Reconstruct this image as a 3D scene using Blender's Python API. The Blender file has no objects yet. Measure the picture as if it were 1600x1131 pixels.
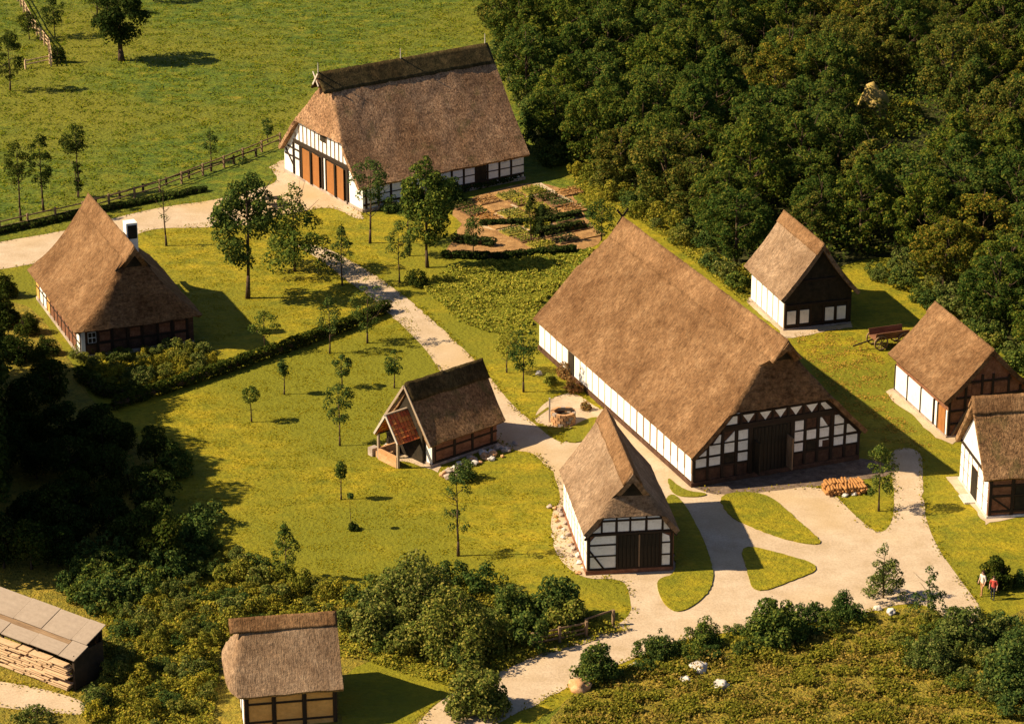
import bpy, bmesh, math, random
import numpy as np
from mathutils import Vector, Matrix, noise
from mathutils.geometry import delaunay_2d_cdt
R = math.radians
random.seed(7)
rng = np.random.default_rng(7)
scene = bpy.context.scene
COL = scene.collection

# ------------------------------------------------------------------ camera, sky, sun, exposure
CAM_H, PITCH, FPX = 82.29, R(21.733), 4500.0      # metres, below horizontal, focal length in pixels of a 1600 px wide picture
cam_d = bpy.data.cameras.new('camera'); cam = bpy.data.objects.new('camera', cam_d); COL.objects.link(cam)
cam.location = (0, 0, CAM_H); cam.rotation_euler = (R(90) - PITCH, 0, 0)
cam_d.sensor_width = 36.0; cam_d.lens = FPX / 1600 * 36.0; cam_d.clip_start = 1.0; cam_d.clip_end = 6000.0
scene.camera = cam
SUN_AZ, SUN_EL = 4.5, 40.0                        # light travels towards +X, turned SUN_AZ towards +Y
world = bpy.data.worlds.new('World'); scene.world = world; world.use_nodes = True
wn = world.node_tree.nodes; wl = world.node_tree.links
sky = wn.new('ShaderNodeTexSky'); sky.sky_type = 'NISHITA'; sky.sun_disc = False
sky.sun_elevation = R(SUN_EL); sky.sun_rotation = R(270 - SUN_AZ); sky.air_density = 0.8; sky.dust_density = 0.8
wn['Background'].inputs['Strength'].default_value = 0.05
wl.new(sky.outputs[0], wn['Background'].inputs['Color'])
sun_d = bpy.data.lights.new('sun', 'SUN'); sun_d.energy = 5.0; sun_d.angle = R(0.5); sun_d.color = (1.0, 0.815, 0.535)
sun = bpy.data.objects.new('sun', sun_d); COL.objects.link(sun); sun.location = (-60, 150, 90)
sdir = Vector((math.cos(R(SUN_AZ)) * math.cos(R(SUN_EL)), math.sin(R(SUN_AZ)) * math.cos(R(SUN_EL)), -math.sin(R(SUN_EL))))
sun.rotation_euler = sdir.to_track_quat('-Z', 'Y').to_euler()
vs = scene.view_settings
scene.display_settings.display_device = 'sRGB'
vs.view_transform = 'Standard'; vs.look = 'None'; vs.gamma = 1.0; vs.use_curve_mapping = False; vs.exposure = 0.98

# ------------------------------------------------------------------ helpers
def G(px, py, z=0.0):
    """point of the plane at height z that the photograph shows at pixel (px, py)"""
    x = (px - 800) / FPX; y = -(py - 565.5) / FPX
    c, s = math.cos(PITCH), math.sin(PITCH)
    dx, dy, dz = x, c + y * s, -s + y * c
    t = (z - CAM_H) / dz
    return Vector((dx * t, dy * t, z))

def tag(o, label=None, cat=None, group=None, kind=None):
    if label: o['label'] = label
    if cat: o['category'] = cat
    if group: o['group'] = group
    if kind: o['kind'] = kind
    return o

def thing(name, loc, rz=0.0, label=None, cat=None, group=None):
    o = bpy.data.objects.new(name, None); COL.objects.link(o)
    o.location = loc; o.rotation_euler = (0, 0, rz); o.empty_display_size = 0.5
    return tag(o, label, cat, group)

def link(name, me, mat=None, parent=None, loc=(0, 0, 0), rot=(0, 0, 0), scale=(1, 1, 1)):
    o = bpy.data.objects.new(name, me); COL.objects.link(o)
    o.location = loc; o.rotation_euler = rot; o.scale = scale
    if mat is not None and len(me.materials) == 0: me.materials.append(mat)
    if parent is not None: o.parent = parent
    return o

def mesh_py(name, verts, faces, smooth=False):
    me = bpy.data.meshes.new(name); me.from_pydata([tuple(v) for v in verts], [], faces); me.update()
    if smooth:
        me.polygons.foreach_set('use_smooth', [True] * len(me.polygons))
    return me

def mesh_quads(name, V, n):
    """V: (4n,3) corner array, four per quad"""
    me = bpy.data.meshes.new(name)
    me.vertices.add(4 * n); me.vertices.foreach_set('co', V.astype(np.float32).ravel())
    me.loops.add(4 * n); me.loops.foreach_set('vertex_index', np.arange(4 * n, dtype=np.int32))
    me.polygons.add(n); me.polygons.foreach_set('loop_start', np.arange(0, 4 * n, 4, dtype=np.int32))
    me.polygons.foreach_set('loop_total', np.full(n, 4, dtype=np.int32))
    me.update(calc_edges=True)
    return me

_cubes = {}
def unit_cube(mat):
    k = mat.name
    if k not in _cubes:
        bm = bmesh.new(); bmesh.ops.create_cube(bm, size=1.0)
        me = bpy.data.meshes.new('block_' + k); bm.to_mesh(me); bm.free(); me.materials.append(mat)
        _cubes[k] = me
    return _cubes[k]

def block(name, mat, parent, c, size, rot=(0, 0, 0)):
    return link(name, unit_cube(mat), None, parent, c, rot, size)

def prism_x(poly, x0, x1):
    """polygon of (y, z) extruded from x0 to x1"""
    n = len(poly)
    V = [(x0, y, z) for y, z in poly] + [(x1, y, z) for y, z in poly]
    F = [tuple(range(n))[::-1], tuple(range(n, 2 * n))] + [(i, (i + 1) % n, n + (i + 1) % n, n + i) for i in range(n)]
    return V, F

def fix_normals(me):
    bm = bmesh.new(); bm.from_mesh(me); bmesh.ops.recalc_face_normals(bm, faces=bm.faces); bm.to_mesh(me); bm.free()
    return me

def tube(V, F, p0, p1, r0, r1, n=6):
    p0 = Vector(p0); p1 = Vector(p1); d = (p1 - p0).normalized()
    a = d.orthogonal().normalized(); b = d.cross(a); k = len(V)
    for p, r in ((p0, r0), (p1, r1)):
        for i in range(n):
            t = 2 * math.pi * i / n; V.append(tuple(p + a * (r * math.cos(t)) + b * (r * math.sin(t))))
    for i in range(n): F.append((k + i, k + (i + 1) % n, k + n + (i + 1) % n, k + n + i))
    F.append(tuple(range(k, k + n))[::-1]); F.append(tuple(range(k + n, k + 2 * n)))

def ground_sheet(name, px, z, mat, kind='structure', jit=0.12, step=0.7, world_pts=False, smooth=0, skirt=0.0):
    P = [Vector((p[0], p[1], 0)) for p in px] if world_pts else [G(*p) for p in px]
    for _ in range(smooth):
        Q = []
        for i in range(len(P)):
            a, b = P[i], P[(i + 1) % len(P)]; Q += [a.lerp(b, .25), a.lerp(b, .75)]
        P = Q
    out = []
    n = len(P)
    for i in range(n):
        a, b = P[i], P[(i + 1) % n]; L = (b - a).length; m = max(1, int(L / step))
        nv = Vector((-(b - a).y, (b - a).x, 0)).normalized() if L > 1e-6 else Vector((0, 0, 0))
        for k in range(m):
            p = a.lerp(b, k / m); q = noise.noise(Vector((p.x * .9, p.y * .9, z * 50))) * jit * 2 + noise.noise(Vector((p.x * .25, p.y * .25, 3))) * jit * 2
            out.append(p + nv * (q if 0 < k else 0))
    cv, _, cf, *_ = delaunay_2d_cdt([p.xy for p in out], [], [list(range(len(out)))], 1, 1e-5)
    bm = bmesh.new(); vv = [bm.verts.new((p.x, p.y, z)) for p in cv]
    for f in cf: bm.faces.new([vv[q] for q in f])
    for f in bm.faces:
        if f.normal.z < 0: f.normal_flip()
    bm.normal_update(); vv = vv[:len(out)]
    if skirt:
        low = [bm.verts.new((v.co.x, v.co.y, z - skirt)) for v in vv]
        for i in range(len(vv)): bm.faces.new((vv[i], vv[(i + 1) % len(vv)], low[(i + 1) % len(vv)], low[i]))
    me = bpy.data.meshes.new(name); bm.to_mesh(me); bm.free()
    return tag(link(name, me, mat), kind=kind)

# ------------------------------------------------------------------ materials
def new_mat(name):
    m = bpy.data.materials.new(name); m.use_nodes = True; nt = m.node_tree; nt.nodes.clear()
    out = nt.nodes.new('ShaderNodeOutputMaterial'); return m, nt, out

def noise_node(nt, scale, detail=4.0, rough=0.6, coords=None, vec_scale=None, off=(0, 0, 0)):
    tc = nt.nodes.new('ShaderNodeTexCoord'); mp = nt.nodes.new('ShaderNodeMapping')
    mp.inputs['Scale'].default_value = vec_scale or (1, 1, 1); mp.inputs['Location'].default_value = off
    nt.links.new(tc.outputs[coords or 'Object'], mp.inputs['Vector'])
    n = nt.nodes.new('ShaderNodeTexNoise'); n.inputs['Scale'].default_value = scale; n.inputs['Detail'].default_value = detail
    n.inputs['Roughness'].default_value = rough
    nt.links.new(mp.outputs[0], n.inputs['Vector']); return n.outputs['Fac']

def ramp(nt, fac, stops):
    r = nt.nodes.new('ShaderNodeValToRGB'); e = r.color_ramp.elements
    while len(e) < len(stops): e.new(0.5)
    for i, (p, c) in enumerate(stops):
        e[i].position = p; e[i].color = (*c, 1) if len(c) == 3 else c
    nt.links.new(fac, r.inputs['Fac']); return r.outputs['Color']

def mix(nt, a, b, fac, mode='MIX'):
    m = nt.nodes.new('ShaderNodeMix'); m.data_type = 'RGBA'; m.blend_type = mode
    for s, v in ((m.inputs['Factor'], fac), (m.inputs[6], a), (m.inputs[7], b)):
        if hasattr(v, 'default_value') or hasattr(v, 'is_linked'): nt.links.new(v, s)
        else: s.default_value = v if isinstance(v, (int, float)) else (*v, 1)
    return m.outputs[2]

def bump(nt, h, strength=0.5, dist=0.1):
    b = nt.nodes.new('ShaderNodeBump'); b.inputs['Strength'].default_value = strength; b.inputs['Distance'].default_value = dist
    nt.links.new(h, b.inputs['Height']); return b.outputs['Normal']

def surf(nt, out, col, rough=0.9, nrm=None, spec=0.2):
    p = nt.nodes.new('ShaderNodeBsdfPrincipled'); p.inputs['Roughness'].default_value = rough
    p.inputs['Specular IOR Level'].default_value = spec
    if hasattr(col, 'is_linked'): nt.links.new(col, p.inputs['Base Color'])
    else: p.inputs['Base Color'].default_value = (*col, 1)
    if nrm is not None: nt.links.new(nrm, p.inputs['Normal'])
    nt.links.new(p.outputs[0], out.inputs['Surface']); return p

def mat_noise(name, stops, scale=2.0, fine=14.0, finemix=0.35, rough=0.9, bstr=0.5, bdist=0.05, vec_scale=None, big=None, detail=5.0, coords=None):
    m, nt, out = new_mat(name)
    f = noise_node(nt, scale, detail, 0.65, coords, vec_scale)
    c = ramp(nt, f, stops)
    g = noise_node(nt, fine, 3, 0.7, coords, vec_scale, (3, 5, 7))
    dark = ramp(nt, g, [(0.3, (0.45, 0.45, 0.45)), (0.62, (1.25, 1.25, 1.25))])
    c = mix(nt, c, dark, finemix, 'MULTIPLY')
    if big:
        h = noise_node(nt, big[0], 2, 0.5, coords, None, (11, 2, 5))
        c = mix(nt, c, big[1], ramp(nt, h, [(big[2], (0, 0, 0)), (big[3], (1, 1, 1))]))
    surf(nt, out, c, rough, bump(nt, g, bstr, bdist))
    return m

GRASS = mat_noise('meadow_grass', [(0.32, (0.040, 0.078, 0.006)), (0.45, (0.080, 0.118, 0.008)), (0.57, (0.130, 0.150, 0.010)), (0.74, (0.26, 0.205, 0.016))],
                  scale=0.45, fine=1.9, finemix=0.65, bstr=1.0, bdist=0.4, big=(0.045, (0.15, 0.148, 0.010), 0.45, 0.65), detail=8, vec_scale=(1, 1.5, 1))
LAWN = mat_noise('lawn_grass', [(0.30, (0.115, 0.128, 0.007)), (0.46, (0.205, 0.182, 0.008)), (0.62, (0.285, 0.222, 0.010)), (0.76, (0.38, 0.262, 0.014))],
                 scale=0.5, fine=2.9, finemix=0.55, bstr=0.9, bdist=0.22, big=(0.06, (0.155, 0.152, 0.008), 0.47, 0.6), detail=9, vec_scale=(1, 1.4, 1))
POLE_SHADE = mat_noise('pole_shade_grass', [(0.3, (0.13, 0.125, 0.012)), (0.55, (0.22, 0.18, 0.016)), (0.75, (0.34, 0.24, 0.03))],
                 scale=1.2, fine=5, finemix=0.6, bstr=0.8, bdist=0.2)  # grass tone that draws the pole shadows by the well
SAND = mat_noise('sandy_gravel', [(0.28, (0.37, 0.275, 0.175)), (0.45, (0.44, 0.335, 0.235)), (0.6, (0.49, 0.385, 0.28)), (0.78, (0.54, 0.435, 0.325))], scale=0.5, fine=6,
                finemix=0.32, bstr=0.5, bdist=0.05, big=(0.10, (0.44, 0.31, 0.165), 0.45, 0.72), detail=8)
BARE = mat_noise('worn_ground', [(0.3, (0.22, 0.19, 0.03)), (0.5, (0.36, 0.26, 0.08)), (0.7, (0.48, 0.34, 0.15))], scale=1.0, fine=5, finemix=0.5, bstr=0.6, bdist=0.1)
SOIL = mat_noise('garden_soil', [(0.3, (0.19, 0.10, 0.04)), (0.55, (0.34, 0.19, 0.075)), (0.75, (0.44, 0.27, 0.12))], scale=1.2, fine=6, finemix=0.5, bstr=0.8, bdist=0.1)
SOIL_D = mat_noise('dark_garden_soil', [(0.3, (0.10, 0.055, 0.025)), (0.7, (0.22, 0.125, 0.06))], scale=1.2, fine=6, finemix=0.5, bstr=0.8, bdist=0.1)
BEDGRASS = mat_noise('bed_grass', [(0.3, (0.15, 0.14, 0.02)), (0.7, (0.32, 0.24, 0.04))], scale=1.2, fine=6, finemix=0.5, bstr=0.8, bdist=0.1)
PAVE_SHADE = mat_noise('shaded_brown_paving', [(0.3, (0.09, 0.06, 0.045)), (0.55, (0.17, 0.12, 0.09)), (0.75, (0.25, 0.18, 0.14))], scale=1.6, fine=5, finemix=0.6, bstr=0.8, bdist=0.05)  # brown stone with the gable's shade worked into its colour
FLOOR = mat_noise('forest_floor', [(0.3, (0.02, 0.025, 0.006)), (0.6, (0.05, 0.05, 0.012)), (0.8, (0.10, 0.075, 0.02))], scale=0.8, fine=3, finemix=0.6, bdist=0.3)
SCRUB = mat_noise('rough_grass', [(0.3, (0.12, 0.115, 0.016)), (0.5, (0.24, 0.19, 0.022)), (0.72, (0.38, 0.26, 0.035))], scale=1.1, fine=4, finemix=0.7, bstr=1.0, bdist=0.4)

def thatch_mat(name, stops, moss=None, streak=(9, 1.3, 1.3), fleck=0.6):
    m, nt, out = new_mat(name)
    f = noise_node(nt, 1.6, 6, 0.7)
    c = ramp(nt, f, stops)
    s = noise_node(nt, 1.6, 5, 0.75, None, streak)
    c = mix(nt, c, ramp(nt, s, [(0.32, (0.30, 0.27, 0.25)), (0.5, (0.95, 0.94, 0.93)), (0.68, (1.45, 1.40, 1.30))]), 0.85, 'MULTIPLY')
    g = noise_node(nt, 5.5, 3, 0.75)
    c = mix(nt, c, ramp(nt, g, [(0.34, (0.5, 0.47, 0.45)), (0.6, (1.25, 1.22, 1.18))]), fleck, 'MULTIPLY')
    b = noise_node(nt, 0.28, 3, 0.6, None, None, (9, 4, 1))
    c = mix(nt, c, ramp(nt, b, [(0.35, (0.66, 0.60, 0.54)), (0.65, (1.15, 1.15, 1.15))]), 0.9, 'MULTIPLY')
    if moss:
        h = noise_node(nt, moss[1], 5, 0.7, None, None, (1, 8, 3))
        c = mix(nt, c, moss[0], ramp(nt, h, [(moss[2], (0, 0, 0)), (moss[3], (1, 1, 1))]))
    surf(nt, out, c, 0.95, bump(nt, mix(nt, s, g, 0.5), 1.0, 0.18), 0.1)
    return m
TH_A = thatch_mat('thatch_golden', [(0.3, (0.145, 0.080, 0.040)), (0.5, (0.212, 0.122, 0.063)), (0.7, (0.272, 0.170, 0.094))])
TH_C = thatch_mat('thatch_pale', [(0.3, (0.215, 0.142, 0.092)), (0.5, (0.285, 0.198, 0.134)), (0.7, (0.34, 0.247, 0.172))])
TH_B = thatch_mat('thatch_grey_brown', [(0.3, (0.23, 0.14, 0.085)), (0.5, (0.34, 0.21, 0.13)), (0.7, (0.45, 0.30, 0.19))], ((0.13, 0.10, 0.04), 0.5, 0.55, 0.75), (5, 2.5, 2.5), 1.0)
TH_D = thatch_mat('thatch_dark', [(0.3, (0.17, 0.10, 0.055)), (0.5, (0.27, 0.165, 0.09)), (0.7, (0.37, 0.235, 0.13))], ((0.10, 0.085, 0.03), 0.7, 0.5, 0.75), (5, 2.5, 2.5), 1.0)
CAP_BR = thatch_mat('ridge_heather_brown', [(0.3, (0.165, 0.092, 0.045)), (0.5, (0.235, 0.135, 0.07)), (0.7, (0.30, 0.185, 0.10))])
CAP_MOSS = thatch_mat('ridge_heather_mossy', [(0.3, (0.032, 0.028, 0.012)), (0.5, (0.070, 0.054, 0.024)), (0.7, (0.13, 0.092, 0.042))])
WHITE = mat_noise('whitewash', [(0.25, (0.58, 0.54, 0.50)), (0.5, (0.80, 0.78, 0.76)), (0.8, (0.84, 0.83, 0.82))], scale=0.9, fine=7, finemix=0.2, bstr=0.2, bdist=0.02)
TIMBER = mat_noise('dark_timber', [(0.3, (0.018, 0.012, 0.009)), (0.7, (0.05, 0.032, 0.02))], scale=3, fine=20, finemix=0.4, bstr=0.4, bdist=0.02)
TIMBER_L = mat_noise('weathered_timber', [(0.3, (0.14, 0.085, 0.05)), (0.7, (0.30, 0.20, 0.12))], scale=3, fine=20, finemix=0.4, bstr=0.4, bdist=0.02)
TIMBER_M = mat_noise('tan_timber', [(0.3, (0.27, 0.20, 0.14)), (0.7, (0.42, 0.33, 0.25))], scale=3, fine=20, finemix=0.3, bstr=0.4, bdist=0.02)
TIMBER_W = mat_noise('pale_timber', [(0.3, (0.42, 0.37, 0.32)), (0.7, (0.56, 0.50, 0.44))], scale=3, fine=20, finemix=0.3, bstr=0.4, bdist=0.02)
DOORWOOD = mat_noise('brown_door_wood', [(0.3, (0.20, 0.075, 0.022)), (0.6, (0.36, 0.15, 0.045)), (0.8, (0.45, 0.21, 0.07))], scale=1.5, fine=10, finemix=0.4, bstr=0.4, bdist=0.02, vec_scale=(4, 4, 0.6))
DARKWOOD = mat_noise('black_door_wood', [(0.3, (0.012, 0.011, 0.008)), (0.7, (0.045, 0.032, 0.02))], scale=2, fine=12, finemix=0.4, bstr=0.4, bdist=0.02)
BRICK = mat_noise('brick_infill', [(0.3, (0.13, 0.055, 0.03)), (0.55, (0.23, 0.10, 0.055)), (0.75, (0.30, 0.16, 0.10))], scale=2.2, fine=9, finemix=0.5, bstr=0.5, bdist=0.03)
BRICK_D = mat_noise('sooty_brick', [(0.3, (0.045, 0.025, 0.017)), (0.55, (0.09, 0.045, 0.028)), (0.75, (0.13, 0.07, 0.045))], scale=2.2, fine=9, finemix=0.5, bstr=0.5, bdist=0.03)  # darker tone of the brick infill
CLAY = mat_noise('orange_clay_infill', [(0.3, (0.55, 0.27, 0.075)), (0.7, (0.74, 0.40, 0.13))], scale=1.2, fine=7, finemix=0.25, bstr=0.3, bdist=0.02)
STONE = mat_noise('field_stone', [(0.3, (0.22, 0.17, 0.14)), (0.55, (0.40, 0.32, 0.27)), (0.75, (0.60, 0.52, 0.46))], scale=0.8, fine=6, finemix=0.4, bstr=0.5, bdist=0.04)
STONE_W = mat_noise('pale_boulder', [(0.3, (0.36, 0.32, 0.28)), (0.5, (0.58, 0.53, 0.49)), (0.7, (0.74, 0.70, 0.67))], scale=0.8, fine=6, finemix=0.25, bstr=0.5, bdist=0.04)
STONE_O = mat_noise('ochre_stone', [(0.3, (0.42, 0.20, 0.08)), (0.7, (0.58, 0.36, 0.20))], scale=1.0, fine=6, finemix=0.4, bstr=0.5, bdist=0.04)
TILE = mat_noise('red_roof_tile', [(0.3, (0.16, 0.022, 0.012)), (0.5, (0.34, 0.05, 0.02)), (0.7, (0.48, 0.14, 0.03))], scale=2.5, fine=8, finemix=0.4, bstr=0.2, bdist=0.02, coords='Generated')
# every tile its own tone
_nt = TILE.node_tree; _oi = _nt.nodes.new('ShaderNodeObjectInfo')
_p = [n for n in _nt.nodes if n.type == 'BSDF_PRINCIPLED'][0]
_src = _p.inputs['Base Color'].links[0].from_socket
_nt.links.new(mix(_nt, _src, ramp(_nt, _oi.outputs['Random'], [(0, (0.50, 0.09, 0.035)), (0.5, (0.70, 0.17, 0.05)), (1, (0.80, 0.36, 0.08))]), 0.9), _p.inputs['Base Color'])
TIN = mat_noise('grey_roof_sheet', [(0.3, (0.24, 0.185, 0.145)), (0.7, (0.33, 0.265, 0.215))], scale=0.8, fine=8, finemix=0.2, rough=0.7, bstr=0.3, bdist=0.02)
LOGWOOD = mat_noise('sawn_wood', [(0.3, (0.42, 0.27, 0.15)), (0.7, (0.62, 0.45, 0.30))], scale=1.5, fine=8, finemix=0.4, bstr=0.3, bdist=0.02)
LOGORANGE = mat_noise('orange_firewood', [(0.3, (0.26, 0.11, 0.035)), (0.7, (0.46, 0.23, 0.08))], scale=1.5, fine=8, finemix=0.4, bstr=0.3, bdist=0.02)
BARK = mat_noise('bark', [(0.3, (0.035, 0.022, 0.014)), (0.7, (0.11, 0.07, 0.045))], scale=3, fine=14, finemix=0.5, bstr=0.6, bdist=0.03)
RED = mat_noise('red_cloth', [(0.3, (0.45, 0.05, 0.04)), (0.7, (0.55, 0.09, 0.07))], fine=20, finemix=0.2)
SKIN = mat_noise('skin', [(0.3, (0.50, 0.29, 0.20)), (0.7, (0.58, 0.36, 0.26))], fine=20, finemix=0.1, rough=0.6)
NAVY = mat_noise('dark_cloth', [(0.3, (0.02, 0.022, 0.035)), (0.7, (0.04, 0.04, 0.06))], fine=20, finemix=0.2)
TAN = mat_noise('tan_cloth', [(0.3, (0.38, 0.19, 0.08)), (0.7, (0.46, 0.25, 0.12))], fine=20, finemix=0.2)
HAIR = mat_noise('brown_hair', [(0.3, (0.03, 0.016, 0.008)), (0.7, (0.06, 0.035, 0.02))], fine=30, finemix=0.3)
CREAM = mat_noise('cream_cloth', [(0.3, (0.62, 0.56, 0.48)), (0.7, (0.72, 0.66, 0.58))], fine=20, finemix=0.1)

def leaf_mat(name, cols, trans=0.25):
    """leaf blades: every blade and every plant has a hue of its own"""
    m, nt, out = new_mat(name)
    ge = nt.nodes.new('ShaderNodeNewGeometry'); oi = nt.nodes.new('ShaderNodeObjectInfo')
    n = len(cols)
    c = ramp(nt, ge.outputs['Random Per Island'], [(i / (n - 1), cols[i]) for i in range(n)])
    tint = ramp(nt, oi.outputs['Random'], [(0.0, (0.70, 0.80, 0.75)), (0.35, (0.95, 0.98, 1.0)), (0.65, (1.1, 1.05, 0.9)), (1.0, (1.32, 1.2, 0.85))])
    c = mix(nt, c, tint, 1.0, 'MULTIPLY')
    d = nt.nodes.new('ShaderNodeBsdfDiffuse'); t = nt.nodes.new('ShaderNodeBsdfTranslucent'); ms = nt.nodes.new('ShaderNodeMixShader')
    nt.links.new(c, d.inputs['Color']); nt.links.new(c, t.inputs['Color']); ms.inputs[0].default_value = trans
    nt.links.new(d.outputs[0], ms.inputs[1]); nt.links.new(t.outputs[0], ms.inputs[2]); nt.links.new(ms.outputs[0], out.inputs['Surface'])
    return m
LF_WOOD = leaf_mat('leaf_wood', [(0.026, 0.054, 0.013), (0.050, 0.088, 0.018), (0.085, 0.120, 0.021), (0.19, 0.180, 0.034)], .38)
LF_OLIVE = leaf_mat('leaf_olive', [(0.036, 0.062, 0.014), (0.070, 0.095, 0.018), (0.125, 0.132, 0.024), (0.28, 0.205, 0.040)], .38)
LF_VILL = leaf_mat('leaf_village', [(0.024, 0.046, 0.014), (0.046, 0.080, 0.021), (0.078, 0.115, 0.027), (0.165, 0.185, 0.042)])
LF_BUSH = leaf_mat('leaf_bush', [(0.045, 0.070, 0.018), (0.085, 0.112, 0.026), (0.145, 0.165, 0.036), (0.28, 0.255, 0.075)])
LF_SCRUB = leaf_mat('leaf_scrub', [(0.075, 0.095, 0.016), (0.15, 0.16, 0.022), (0.24, 0.225, 0.03), (0.37, 0.295, 0.05)])
LF_CROP = leaf_mat('leaf_crop', [(0.11, 0.145, 0.022), (0.19, 0.21, 0.03), (0.28, 0.275, 0.042), (0.40, 0.345, 0.06)])
LF_HEDGE = leaf_mat('leaf_hedge', [(0.015, 0.028, 0.009), (0.028, 0.044, 0.013), (0.045, 0.058, 0.016), (0.075, 0.085, 0.022)])
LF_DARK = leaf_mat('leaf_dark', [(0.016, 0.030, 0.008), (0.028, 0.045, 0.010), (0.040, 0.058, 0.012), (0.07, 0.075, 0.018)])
LF_LAWN = leaf_mat('leaf_lawn_grass', [(0.16, 0.150, 0.008), (0.225, 0.190, 0.009), (0.285, 0.222, 0.011), (0.36, 0.255, 0.015)], .35)
LF_GRASS = leaf_mat('leaf_meadow_grass', [(0.050, 0.092, 0.008), (0.082, 0.122, 0.010), (0.12, 0.148, 0.012), (0.20, 0.190, 0.016)], .35)
LF_ROUGH = leaf_mat('leaf_rough_meadow', [(0.10, 0.11, 0.016), (0.19, 0.175, 0.022), (0.29, 0.24, 0.03), (0.42, 0.31, 0.05)], .35)
LF_GOLD = leaf_mat('leaf_dry_grass', [(0.12, 0.095, 0.02), (0.22, 0.16, 0.03), (0.34, 0.22, 0.045), (0.45, 0.29, 0.07)], .35)
LF_RUST = leaf_mat('leaf_rust', [(0.20, 0.09, 0.03), (0.32, 0.15, 0.05), (0.42, 0.24, 0.10), (0.14, 0.12, 0.03)])

# ------------------------------------------------------------------ the ground
ground_sheet('ground', [(-2500, -800), (2500, -800), (2500, 5000), (-2500, 5000)], -0.02, GRASS, jit=0, step=1e9, world_pts=True)
ground_sheet('lawn', [(-120, 420), (60, 395), (215, 360), (330, 345), (440, 300), (520, 330), (640, 330), (720, 420), (900, 440), (930, 380), (900, 270), (960, 300), (1170, 430),
                      (1330, 400), (1430, 400), (1600, 600), (1760, 660), (1760, 1010), (1540, 960), (1200, 1000), (900, 1080), (760, 1180), (300, 1190), (-120, 1180)], -0.010, LAWN, smooth=2)
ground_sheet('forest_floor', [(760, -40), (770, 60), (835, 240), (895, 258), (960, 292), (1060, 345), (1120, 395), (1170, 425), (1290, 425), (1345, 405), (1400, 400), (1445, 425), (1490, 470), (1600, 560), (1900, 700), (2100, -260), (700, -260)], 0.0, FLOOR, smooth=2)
ground_sheet('shrub_floor', [(-300, 425), (30, 470), (60, 490), (110, 560), (150, 640), (230, 690), (240, 760), (260, 850), (400, 900), (580, 935), (700, 905), (900, 950), (990, 985), (830, 1035), (700, 1085), (640, 1200), (-300, 1300)], 0.0, SCRUB, smooth=2)
ground_sheet('rough_meadow', [(890, 1080), (1010, 1030), (1160, 1000), (1300, 975), (1430, 940), (1530, 985), (1640, 930), (1900, 940), (1900, 1300), (760, 1300), (860, 1130)], 0.0, SCRUB, smooth=2)
PATHS = []
def path_sheet(name, px, *a, **k):
    PATHS.append(px); return ground_sheet(name, px, *a, **k)
path_sheet('gravel_road', [(-140, 405), (0, 378), (95, 362), (205, 334), (262, 322), (330, 314), (385, 300), (440, 284), (420, 262), (447, 252), (470, 272), (575, 338), (560, 345), (520, 322), (470, 330),
                             (430, 340), (390, 352), (320, 356), (240, 356), (200, 372), (120, 395), (40, 416), (-140, 440)], 0.0, SAND, smooth=2)
path_sheet('gravel_path', [(455, 380), (500, 383), (545, 405), (600, 440), (645, 472), (685, 508), (728, 548), (760, 582), (795, 628), (835, 662), (866, 688), (905, 700), (905, 745), (860, 738), (835, 706), (800, 704),
                             (765, 680), (735, 640), (700, 606), (688, 580), (665, 545), (636, 516), (598, 478), (545, 440), (498, 404)], 0.004, SAND, smooth=2)
path_sheet('yard_gravel', [(838, 640), (868, 618), (900, 612), (935, 640), (960, 640), (1085, 757), (1120, 775), (1195, 766), (1290, 757), (1332, 802), (1375, 838), (1398, 812), (1396, 752), (1388, 700), (1440, 700), (1442, 745),
                             (1445, 806), (1462, 852), (1502, 908), (1543, 962), (1500, 985), (1440, 935), (1340, 960), (1250, 975), (1150, 985), (1060, 1000), (985, 1030), (880, 1075), (700, 1170), (620, 1170), (690, 1086),
                             (790, 1046), (840, 1022), (900, 1000), (988, 968), (984, 925), (972, 903), (905, 905), (862, 860), (860, 800), (880, 780), (860, 730), (880, 690), (900, 668), (872, 668), (835, 664)], 0.008, SAND, smooth=2)
for pts in ([(1118, 772), (1197, 768), (1250, 818), (1294, 853), (1240, 848), (1180, 826), (1138, 808)],
            [(1155, 850), (1222, 866), (1290, 887), (1232, 911), (1178, 929), (1166, 890)],
            [(1026, 905), (1058, 898), (1054, 850), (1034, 790), (1050, 768), (1075, 795), (1100, 845), (1116, 890), (1113, 915), (1095, 940), (1062, 959), (1040, 948), (1028, 925)],
            [(872, 684), (905, 660), (935, 650), (960, 670), (900, 696)],
            [(1040, 742), (1068, 768), (1110, 772), (1090, 778), (1050, 775)]):
    path_sheet('green_island', pts, 0.09, LAWN, jit=0.05, step=0.3, smooth=2, skirt=.09)
ground_sheet('shaded_stone_paving', [(1084, 762), (1345, 716), (1395, 728), (1396, 742), (1290, 757), (1190, 769), (1115, 772)], 0.012, PAVE_SHADE, jit=.1)  # paving coloured dark to deepen the farmhouse shadow before its gable
ground_sheet('garden_soil', [(700, 325), (760, 300), (835, 282), (895, 300), (915, 340), (950, 382), (880, 395), (720, 405), (690, 395), (720, 365)], 0.006, SOIL, smooth=2)
ground_sheet('garden_lawn', [(655, 330), (700, 330), (722, 350), (700, 372), (660, 372)], 0.012, LAWN)
ground_sheet('garden_path', [(832, 288), (846, 286), (908, 322), (900, 328)], 0.014, SAND, jit=0.05)
ground_sheet('garden_path', [(752, 345), (835, 300), (845, 303), (765, 350), (835, 358), (905, 332), (912, 338), (838, 366), (750, 358)], 0.014, SAND, jit=0.05, smooth=2)
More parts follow.
